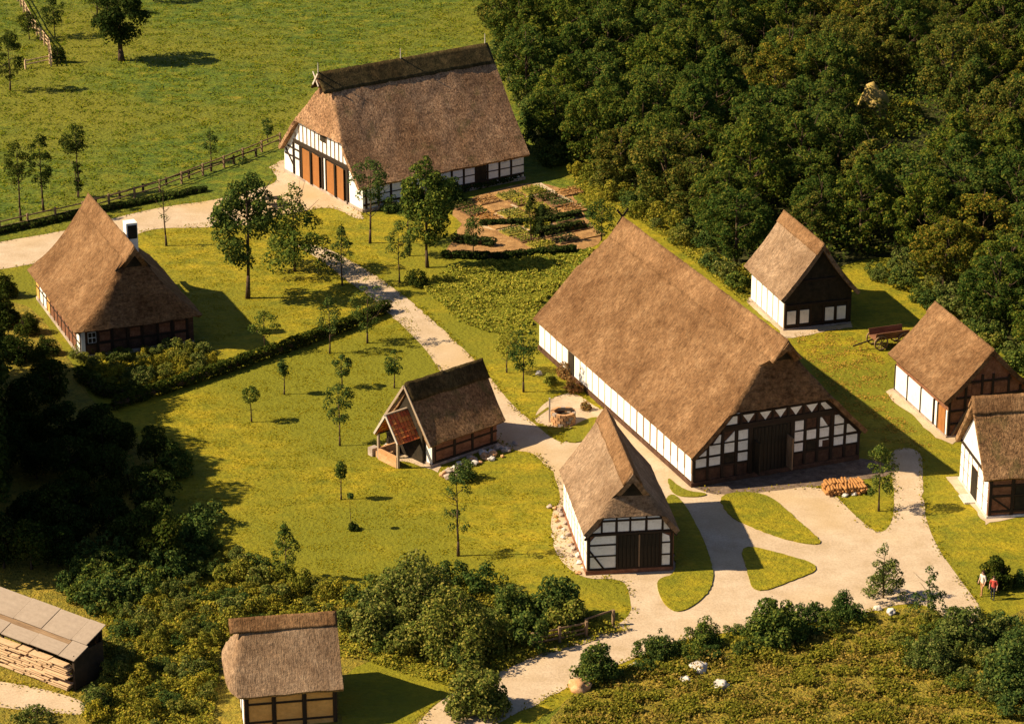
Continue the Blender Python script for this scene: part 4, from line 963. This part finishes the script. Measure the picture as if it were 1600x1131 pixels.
scatter_bushes([(580, 930), (700, 900), (830, 940), (920, 975), (800, 1030), (700, 1060), (580, 1020)], 26, 'shrub in the belt between the lawn and the gravel road', 'shrubs of the belt by the road', .7, 1.2, 1.6, (1, 2, 4, 5))
scatter_bushes([(120, 556), (240, 552), (320, 545), (335, 575), (225, 608), (150, 605)], 40, 'leafy sunlit plant in the cottage garden', 'plants of the cottage garden', .4, .75, .95, (0, 1, 3, 4), 'garden_plant')
scatter_bushes([(1140, 985), (1300, 955), (1340, 975), (1180, 1020), (930, 1070), (900, 1060)], 22, 'dark shrub on the verge between the gravel road and the rough meadow', 'shrubs of the road verge', .4, .8, 1.0, (2, 5))
scatter_bushes([(1420, 970), (1560, 980), (1660, 960), (1660, 1130), (1560, 1130), (1400, 1010)], 34, 'olive shrub in the rough meadow at the lower right', 'shrubs of the rough meadow', .5, 1.0, 1.4, (1, 4, 2, 5))
scatter_bushes([(895, 250), (960, 290), (1060, 345), (1120, 400), (1168, 440), (1150, 455), (1060, 380), (950, 312), (890, 275)], 40, 'leafy shrub along the front edge of the wood', 'shrubs along the edge of the wood', .5, 1.1, 1.5, (0, 1, 2, 4, 5))
scatter_bushes([(762, -15), (772, 50), (800, 120), (832, 205), (850, 262), (885, 262), (850, 180), (810, 60), (790, -15)], 30, 'leafy shrub along the left border of the wood beside the barn', 'shrubs of the wood beside the barn', 1.0, 1.7, 1.3, (1, 2, 5))
scatter_bushes([(1335, 425), (1420, 425), (1480, 475), (1600, 570), (1640, 610), (1590, 590), (1460, 485), (1400, 450)], 34, 'leafy shrub at the edge of the wood behind the right hand houses', 'shrubs behind the right hand houses', .6, 1.2, 1.6, (1, 2, 4, 5))
scatter_bushes([(1340, 170), (1420, 165), (1430, 215), (1345, 215)], 14, 'low golden shrub in the clearing of the wood', 'shrubs of the clearing', .6, 1.0, 2.0, (0, 3))

# ---- uncountable low growth
def ground_cover(name, poly, n, size, mat, hgt, seed, rows=None, clump=0.6, z=0.0, upr=.8, world=None, patchy=0):
    P = world or [G(*p) for p in poly]; g = np.random.default_rng(seed); xa, xb = min(p.x for p in P), max(p.x for p in P); ya, yb = min(p.y for p in P), max(p.y for p in P)
    m = n * 3; X = g.uniform(xa, xb, m); Y = g.uniform(ya, yb, m)
    if rows:
        ang, gap = rows; ca_, sa_ = math.cos(ang), math.sin(ang); t = X * ca_ + Y * sa_; q = -X * sa_ + Y * ca_
        q = np.round(q / gap) * gap + g.normal(size=m) * gap * .17; t = np.round(t / (gap * .8)) * gap * .8 + g.normal(size=m) * gap * .2
        X = t * ca_ - q * sa_; Y = t * sa_ + q * ca_
    ok = np.array([in_poly(X[i], Y[i], P) and (not patchy or noise.noise(Vector((X[i] * .55, Y[i] * .8, seed))) + .5 * noise.noise(Vector((X[i] * 1.7, Y[i] * 2.2, seed))) > patchy * g.uniform(-.6, 1.0)) for i in range(m)])
    X, Y = X[ok][:n], Y[ok][:n]; n = len(X)
    if clump:
        hv = np.array([noise.noise(Vector((X[i] * clump, Y[i] * clump, seed))) for i in range(n)])
        hv = np.clip(.5 + hv, .08, 1.2)
    else: hv = np.ones(n)
    C = np.stack([X, Y, z + hgt * hv * g.uniform(.15, 1, n)], 1)
    nn = g.normal(size=(n, 3)) * .7 + np.array([-.35, 0, upr]); nn /= np.linalg.norm(nn, axis=1)[:, None]
    a = np.cross(nn, g.normal(size=(n, 3))); a /= np.linalg.norm(a, axis=1)[:, None]; b = np.cross(nn, a); s = size * g.uniform(.6, 1.3, n)[:, None]
    V = np.empty((n, 4, 3)); V[:, 0] = C - a * s * .5; V[:, 1] = C + b * s * .35; V[:, 2] = C + a * s * .5; V[:, 3] = C - b * s * .35
    me = mesh_quads(name, V.reshape(-1, 3), n); me.materials.append(mat)
    return tag(link(name, me), kind='stuff')
def edge_growth(name, polys, per_m, size, mat, hgt, seed, spread=.22):
    g = np.random.default_rng(seed); pts = []; outl = [[G(*p) for p in poly] for poly in polys]
    for P0 in outl:
        P = P0
        for _ in range(2):
            Q = []
            for i in range(len(P)): a, b = P[i], P[(i + 1) % len(P)]; Q += [a.lerp(b, .25), a.lerp(b, .75)]
            P = Q
        for i in range(len(P)):
            a, b = P[i], P[(i + 1) % len(P)]
            for k in range(int((b - a).length * per_m)):
                q = a.lerp(b, g.random()); w = max(0, .5 + 1.2 * noise.noise(Vector((q.x * .7, q.y * .7, seed))))
                if g.random() < w and not any(in_poly(q.x, q.y, O) for O in outl if O is not P0): pts.append((q.x + g.normal() * spread, q.y + g.normal() * spread, hgt * g.uniform(.1, 1)))
    C = np.array(pts); n = len(C); nn = g.normal(size=(n, 3)) * .7 + np.array([-.3, 0, 1.2]); nn /= np.linalg.norm(nn, axis=1)[:, None]
    a = np.cross(nn, g.normal(size=(n, 3))); a /= np.linalg.norm(a, axis=1)[:, None]; b = np.cross(nn, a); s = size * g.uniform(.6, 1.3, n)[:, None]
    V = np.empty((n, 4, 3)); V[:, 0] = C - a * s * .5; V[:, 1] = C + b * s * .35; V[:, 2] = C + a * s * .5; V[:, 3] = C - b * s * .35
    me = mesh_quads(name, V.reshape(-1, 3), n); me.materials.append(mat)
    return tag(link(name, me), kind='stuff')
edge_growth('path_edge_grass', PATHS, 26, .16, LF_LAWN, .16, 21)
ground_cover('meadow_tufts', [(-60, -10), (770, -10), (765, 60), (500, 115), (430, 222), (300, 275), (-60, 360)], 42000, .2, LF_GRASS, .24, 7, None, .25, 0.0, 1.3, None, .4)
ground_cover('lawn_tufts', [(225, 360), (440, 330), (560, 350), (660, 520), (600, 600), (700, 720), (880, 780), (900, 900), (600, 930), (300, 860), (240, 650), (540, 520), (420, 500), (330, 540)], 45000, .11, LF_LAWN, .05, 8, None, .3, 0.0, 2.2, None, .4)
ground_cover('vegetable_crop', [(655, 445), (705, 420), (800, 405), (930, 388), (905, 425), (845, 475), (825, 525), (765, 520), (715, 502)], 34000, .2, LF_CROP, .4, 1, (R(118), 1.0), .5, 0.0, 1.1)
ground_cover('rough_growth', [(900, 1080), (1010, 1032), (1160, 1002), (1300, 978), (1430, 960), (1530, 985), (1650, 960), (1700, 1250), (780, 1250), (870, 1120)], 100000, .17, LF_ROUGH, .6, 2, None, .3, 0.0, 1.2, None, .3)
ground_cover('dry_lawn', [(1240, 520), (1310, 512), (1380, 560), (1400, 640), (1460, 700), (1380, 690), (1300, 620), (1262, 570)], 5000, .16, LF_GOLD, .04, 13, None, .3, 0.0, 2.2, None, .5)
ground_cover('tall_dry_grass', [(920, 1085), (1010, 1042), (1160, 1015), (1300, 990), (1400, 985), (1460, 1060), (1540, 1090), (1600, 1250), (780, 1250), (870, 1130)], 18000, .18, LF_GOLD, .75, 12, None, .3, 0.0, .8, None, .6)
ground_cover('undergrowth', [(130, 905), (250, 850), (420, 895), (580, 930), (700, 905), (900, 950), (985, 985), (830, 1030), (700, 1075), (560, 1030), (345, 1010), (330, 1170), (140, 1170), (170, 1000)], 60000, .18, LF_SCRUB, .6, 3, None, .6, 0.0, 1.2)
ground_cover('understorey', [(785, -25), (800, 60), (838, 200), (870, 256), (965, 300), (1115, 400), (1310, 420), (1400, 396), (1500, 470), (1600, 560), (1700, 600), (1700, -25)], 120000, .28, LF_WOOD, 3.2, 9, None, .2)
bush(52, 1128, 70, 30, 'leafy bush at the bottom edge below the wood shed', LF_BUSH)
bush(150, 1105, 60, 40, 'leafy bush right of the track below the wood shed', LF_BUSH)
ground_cover('bank_growth', [(890, 262), (960, 298), (1170, 450), (1170, 480), (1060, 390), (985, 335), (930, 350), (900, 300)], 9000, .2, LF_SCRUB, .3, 4, None, .8)
# the beds of the barn garden, laid out square to the barn
BU = Vector((math.cos(R(33.34)), math.sin(R(33.34)), 0)); BV = Vector((math.sin(R(33.34)), -math.cos(R(33.34)), 0)); BO = Vector((-13.23, 242.29, 0))
gp = [G(*p) for p in ((705, 325), (760, 302), (838, 284), (895, 302), (915, 342), (945, 380), (880, 392), (730, 400), (700, 395), (725, 365))]
def bed_poly(u0, u1, v0, v1): return [BO + BU * a + BV * b for a, b in ((u0, v0), (u1, v0), (u1, v1), (u0, v1))]
bedn = 0
for bi in range(7):
    for bj in range(7):
        u0, v0 = 7.2 + 2.55 * bi, 2.6 + 2.1 * bj
        q = bed_poly(u0, u0 + 2.1, v0, v0 + 1.65); c = (q[0] + q[2]) / 2
        if not in_poly(c.x, c.y, gp): continue
        bedn += 1; kind = (bi * 3 + bj * 5) % 7
        ground_sheet('garden_bed', [(p.x, p.y) for p in q], .11, (SOIL_D, SOIL, BEDGRASS, SOIL, SOIL_D, SOIL_D, BEDGRASS)[kind], jit=.03, step=.5, world_pts=True, skirt=.11)
        if kind != 1:
            ground_cover('bed_plants', None, (520, 0, 420, 300, 420, 360, 300)[kind], .15, (LF_HEDGE, LF_CROP, LF_CROP, LF_RUST, LF_CROP, LF_VILL, LF_BUSH)[kind], .32, 40 + bedn, (R(33.34), .55), 0, .1, 1.0, q)
ground_cover('garden_growth', [(140, 570), (250, 556), (345, 565), (320, 590), (225, 615), (150, 610)], 6000, .22, LF_SCRUB, .4, 6, None, .8)

# ------------------------------------------------------------------ fences, stones and small things
def fence(pts_w, gap, rails, h, label, mat=TIMBER, name='rail_fence', pr=.08, rr=.05):
    o = pts_w[0]; t = thing(name, o, 0, label, 'fence')
    for a, b in zip(pts_w[:-1], pts_w[1:]):
        L = (b - a).length; n = max(1, round(L / gap)); d = (b - a) / n; ang = math.atan2(d.y, d.x)
        for i in range(n + 1):
            p = a + d * i - o
            if i < n or b is pts_w[-1]: block('post', mat, t, (p.x, p.y, h / 2), (pr * 2, pr * 2, h * random.uniform(.95, 1.08)), (0, 0, ang))
            if i < n:
                q = p + d / 2
                for z in rails: block('rail', mat, t, (q.x - math.sin(ang) * (pr + .03), q.y + math.cos(ang) * (pr + .03), z + random.uniform(-.03, .03)), (d.length + .1, rr, rr * 2.2), (0, random.uniform(-.012, .012), ang))
    return t
fence([G(-40, 372), G(0, 364), G(130, 334), G(250, 300), G(350, 262), G(438, 226)], 2.6, (.45, .95), 1.15, 'long dark rail fence between the meadow and the gravel road', TIMBER_L)
fence([G(150, 322), G(260, 290), G(330, 268), G(400, 245)], 2.6, (.6,), .8, 'second lower rail fence running close beside the long meadow fence', TIMBER)
fence([G(28, 2), G(52, 48), G(76, 80), G(80, 104)], 2.4, (.4, .8, 1.2), 1.4, 'brown rail fence across the top left corner of the meadow', LOGWOOD)
fence([G(40, 108), G(78, 100)], 2.4, (.4, .8), 1.0, 'short pale rail fence beside the shadow at the top left', LOGWOOD)
fence([G(832, 1013), G(916, 996)], 2.0, (.3, .6, .95), 1.1, 'weathered wooden rail fence along the gravel road below the white gable house', TIMBER_L)
fence([G(916, 990), G(958, 976)], 2.0, (1.0,), 1.05, 'single handrail continuing the wooden fence up the slope', TIMBER_L)

STM = []
for i in range(6):
    bm = bmesh.new(); bmesh.ops.create_icosphere(bm, subdivisions=3, radius=1.0)
    for v in bm.verts: v.co *= 1 + .5 * noise.noise(v.co * 1.3 + Vector((i * 7, 0, 0))) + .16 * noise.noise(v.co * 3.5 + Vector((i * 7, 2, 0)))
    for f in bm.faces: f.smooth = True
    me = bpy.data.meshes.new('stone'); bm.to_mesh(me); bm.free(); STM.append(me)
_st = {}
def stone(p, s, mat, label, cat='stone', group=None, name='field_stone'):
    k = (random.randrange(6), mat.name)
    if k not in _st: m = STM[k[0]].copy(); m.materials.append(mat); _st[k] = m
    z = s * .35
    return tag(link(name, _st[k], None, None, (p.x, p.y, p.z + z), (0, 0, random.uniform(0, 6)), (s * random.uniform(.8, 1.3), s * random.uniform(.7, 1.1), s * random.uniform(.55, .8))), label, cat, group)
a, b, c = G(694, 738), G(742, 714), G(798, 694)
for i in range(44):
    t = random.random(); p = (a.lerp(b, t * 2) if t < .5 else b.lerp(c, t * 2 - 1)); off = Vector((random.gauss(.1, .28), random.gauss(-.5, .5), 0))
    stone(p + off, random.uniform(.16, .36), random.choice((STONE, STONE, STONE_W, STONE_O)), 'field stone in the heap along the bakehouse side wall', group='stones of the bakehouse heap')
for i in range(14):
    p = G(590 + random.uniform(0, 26), 696 + random.uniform(0, 20)); stone(p, random.uniform(.16, .3), random.choice((STONE, STONE_O, STONE_W)), 'rough stone at the foot of the red tiled porch', group='stones by the porch')
for px, py, s, l in ((1092, 1046, .45, 'pale boulder in the rough meadow, left of the pair'), (1125, 1074, .52, 'largest white boulder in the rough meadow'), (1138, 1030, .22, 'small pale stone above the white boulders'),
                     (905, 1076, .55, 'ochre rock on the road verge near the bottom edge'), (1072, 1064, .3, 'flat small stone left of the white boulders'), (1392, 958, .35, 'pale stone under the yellowish fir'),
                     (1372, 952, .28, 'small pale stone left of the one under the yellowish fir'), (992, 1042, .3, 'small pale stone in the verge between two bushes'), (842, 585, .28, 'white stone beside the path near the farmhouse wall')):
    stone(G(px, py), s, STONE_O if 'ochre' in l else STONE_W, l, 'boulder' if s > .5 else 'stone', name='boulder' if s > .5 else 'field_stone')
for i in range(26):
    t = i / 25; p = G(866, 790).lerp(G(908, 895), t); stone(p + Vector((random.uniform(-.35, .35), random.uniform(-.4, .4), 0)), random.uniform(.12, .24), random.choice((STONE, STONE_O, STONE_W)), 'edging stone along the sunlit wall of the pale thatched house', group='edging stones of the pale house')

# firewood heap in front of the farmhouse gable
W0 = G(1290, 776)
wp = thing('firewood_heap', W0, R(8), 'low heap of orange firewood in front of the farmhouse gable', 'woodpile')
fw = fix_normals(mesh_py('log', *(lambda V, F: (tube(V, F, (0, 0, -.5), (0, 0, .5), 1, 1, 7), (V, F))[1])([], []))); fw.materials.append(LOGORANGE)
for r in range(3):
    for i in range(15 - r):
        for k in range(2):
            link('log', fw, None, wp, (.12 + i * .21 + r * .1, .45 + k * .95 + random.uniform(-.16, .16), .1 + r * .17 + random.uniform(-.03, .03)), (R(90), random.uniform(-.1, .1), random.uniform(-.22, .22)), (random.uniform(.08, .12), random.uniform(.08, .12), random.uniform(.7, .95)))
for px, py in ((1292, 764), (1320, 775), (1335, 773)): stone(G(px, py), .2, STONE_W, 'pale stone at the front of the firewood heap', group='stones at the firewood heap')

# well
Wc = G(880, 660)
well = thing('stone_well', Wc, 0, 'round stone well with dark mouth on the sandy patch beside the farmhouse', 'well')
for r in range(4):
    for i in range(14):
        t = 2 * math.pi * (i + .5 * (r % 2)) / 14
        block('stone', STONE_O if (i * 7 + r * 3) % 5 else STONE, well, (math.cos(t) * .78, math.sin(t) * .78, .12 + .23 * r), (.26, .33, .21), (0, 0, t))
V = []; F = []; tube(V, F, (0, 0, .5), (0, 0, .56), .68, .68, 16); link('water', mesh_py('water', V, F), DARKWOOD, well)
block('well_post', TIMBER_W, well, (-1.0, .1, .95), (.12, .12, 1.9)); block('well_board', TIMBER, well, (.15, .1, 1.0), (1.1, .5, .06))
ground_sheet('green_island', [(826, 657), (856, 636), (860, 638), (832, 657), (856, 666), (852, 668)], .018, POLE_SHADE, jit=.03, step=.4)  # pole shadows of the well sweep, drawn as thin grass strips

# cart at the wood's edge
Cc = G(1388, 540)
cart = thing('hay_cart', Cc, R(20), 'old reddish farm cart with spoked wheels behind the right hand house', 'cart')
def wheel(parent, loc, r):
    V = []; F = []; n = 20
    for i in range(n):
        a0, a1 = 2 * math.pi * i / n, 2 * math.pi * (i + 1) / n; k = len(V)
        for a in (a0, a1):
            for rr in (r, r * .84):
                for y in (-.05, .05): V.append((math.cos(a) * rr, y, math.sin(a) * rr))
        F += [(k, k + 1, k + 5, k + 4), (k + 2, k + 3, k + 7, k + 6), (k, k + 2, k + 6, k + 4), (k + 1, k + 3, k + 7, k + 5)]
    wo = link('wheel', mesh_py('wheel', V, F), TIMBER_L, parent, loc)
    for i in range(8):
        a = math.pi * i / 8 * 2; block('spoke', TIMBER_L, wo, (math.cos(a) * r * .45, 0, math.sin(a) * r * .45), (r * .85, .05, .06), (0, -a, 0))
    return wo
for x in (-1.0, 1.0):
    for y in (-.7, .7): wheel(cart, (x, y, .6), .6)
block('bed', BRICK, cart, (0, 0, .85), (2.9, 1.1, .12))
for y in (-.6, .6): block('side_board', BRICK, cart, (0, y, 1.15), (2.9, .06, .5), (R(12) * (1 if y > 0 else -1) * -1, 0, 0))
block('drawbar', TIMBER, cart, (-2.2, 0, .55), (1.8, .09, .09), (0, R(-12), 0))

# table with benches in the barn yard
Tc = G(425, 322)
tb = thing('wooden_table', Tc, R(15), 'dark wooden table with benches on the sandy barn yard', 'table')
block('tabletop', DARKWOOD, tb, (0, 0, .74), (1.7, .8, .08))
for x in (-.65, .65):
    for y in (-.28, .28): block('leg', DARKWOOD, tb, (x, y, .35), (.09, .09, .7))
for y in (-.8, .8):
    bn = thing('wooden_bench', Tc + Matrix.Rotation(R(15), 3, 'Z') @ Vector((0, y, 0)), R(15), 'dark wooden bench on the %s side of the table in the barn yard' % ('near' if y < 0 else 'far'), 'bench')
    block('seat', DARKWOOD, bn, (0, 0, .43), (1.7, .3, .06))
    for x in (-.65, .65): block('leg', DARKWOOD, bn, (x, 0, .2), (.08, .24, .4))

# ------------------------------------------------------------------ two visitors
def person(p, face, label, shirt, legs, hair, h=1.72, stride=.1):
    t = thing('person', p, face, label, 'person')
    k = h / 1.72
    J = {'pel': (0, 0, .93), 'bel': (0, -.01, 1.10), 'che': (0, 0, 1.32), 'nec': (0, 0, 1.47), 'hd0': (0, -.01, 1.56), 'hd1': (0, -.015, 1.66),
         'hl': (.1, 0, .9), 'kl': (.11, -.03 - stride, .5), 'al': (.11, -stride * 1.1, .09), 'fl': (.12, -.17 - stride, .04),
         'hr': (-.1, 0, .9), 'kr': (-.11, stride * .4, .5), 'ar': (-.11, stride, .09), 'fr': (-.12, stride - .15, .04),
         'sl': (.19, 0, 1.42), 'el': (.27, .03, 1.14), 'wl': (.27, -.08, .90), 'pl': (.27, -.11, .82), 'sr': (-.19, 0, 1.42), 'er': (-.27, .02, 1.14), 'wr': (-.24, -.12, .92), 'pr': (-.23, -.16, .85)}
    Rd = {'pel': .15, 'bel': .14, 'che': .155, 'nec': .06, 'hd0': .085, 'hd1': .09, 'hl': .095, 'kl': .065, 'al': .045, 'fl': .04, 'hr': .095, 'kr': .065, 'ar': .045, 'fr': .04,
          'sl': .075, 'el': .045, 'wl': .032, 'pl': .04, 'sr': .075, 'er': .045, 'wr': .032, 'pr': .04}
    ks = list(J); E = [('pel', 'bel'), ('bel', 'che'), ('che', 'nec'), ('nec', 'hd0'), ('hd0', 'hd1'), ('pel', 'hl'), ('hl', 'kl'), ('kl', 'al'), ('al', 'fl'), ('pel', 'hr'), ('hr', 'kr'), ('kr', 'ar'), ('ar', 'fr'),
                       ('che', 'sl'), ('sl', 'el'), ('el', 'wl'), ('wl', 'pl'), ('che', 'sr'), ('sr', 'er'), ('er', 'wr'), ('wr', 'pr')]
    # five fingers on each hand
    for s_, hnd in ((1, 'pl'), (-1, 'pr')):
        x, y, z = J[hnd]
        for f in range(5):
            nm = hnd + str(f); off = (f - 1.5) * .018 if f < 4 else 0
            J[nm] = (x + (0 if f < 4 else -s_ * .03), y + off - (.0 if f < 4 else .045), z - (.095 - .012 * abs(f - 1.5) if f < 4 else .045)); Rd[nm] = .009; ks.append(nm); E.append((hnd, nm))
    me = bpy.data.meshes.new('body'); me.from_pydata([tuple(c * k for c in J[n_]) for n_ in ks], [(ks.index(a), ks.index(b)) for a, b in E], []); me.update()
    o = link('body', me, None, t)
    for m_ in (SKIN, shirt, legs): me.materials.append(m_)
    md = o.modifiers.new('skin', 'SKIN'); sv = me.skin_vertices[0].data
    for i, n_ in enumerate(ks): sv[i].radius = (Rd[n_] * k, Rd[n_] * k * (.8 if n_ in ('pel', 'bel', 'che') else 1)); sv[i].use_root = (i == 0)
    sb = o.modifiers.new('sub', 'SUBSURF'); sb.levels = 1; sb.render_levels = 1
    dg = bpy.context.evaluated_depsgraph_get(); m2 = bpy.data.meshes.new_from_object(o.evaluated_get(dg)); o.modifiers.clear(); m2.name = 'body'; o.data = m2
    m2.materials.clear()
    for m_ in (SKIN, shirt, legs): m2.materials.append(m_)
    for f in m2.polygons:
        z = f.center.z / k; x = abs(f.center.x) / k
        f.material_index = 0 if (z > 1.46 or (x > .2 and z < 1.12)) else (1 if z > .95 else 2); f.use_smooth = True
    bm = bmesh.new(); bmesh.ops.create_icosphere(bm, subdivisions=2, radius=.108 * k)
    for v in bm.verts:
        v.co.z *= 1.05
        if v.co.y < -.02 and v.co.z < .04: v.co *= .72
    hm = bpy.data.meshes.new('hair'); bm.to_mesh(hm); bm.free(); link('hair', hm, hair, t, (0, .008 * k, 1.665 * k))
    for x in (-.032, .032): block('eye', NAVY, t, (x * k, -.095 * k, 1.635 * k), (.02, .015, .012))
    block('nose', SKIN, t, (0, -.108 * k, 1.61 * k), (.022, .03, .035)); block('mouth', RED, t, (0, -.096 * k, 1.575 * k), (.045, .012, .01))
    return t
person(G(1534, 930), R(-60), 'person in a pale shirt and tan trousers standing left of the dark round bush', CREAM, TAN, HAIR, 1.74, .08)
person(G(1551, 936), R(-30), 'person in a red top and dark trousers standing in front of the dark round bush', RED, NAVY, HAIR, 1.62, .05)

tris = sum(len(o.data.polygons) for o in bpy.data.objects if o.type == 'MESH')
print('objects', len(bpy.data.objects), 'polygons with instances', tris, 'mesh polygons', sum(len(m.polygons) for m in bpy.data.meshes))
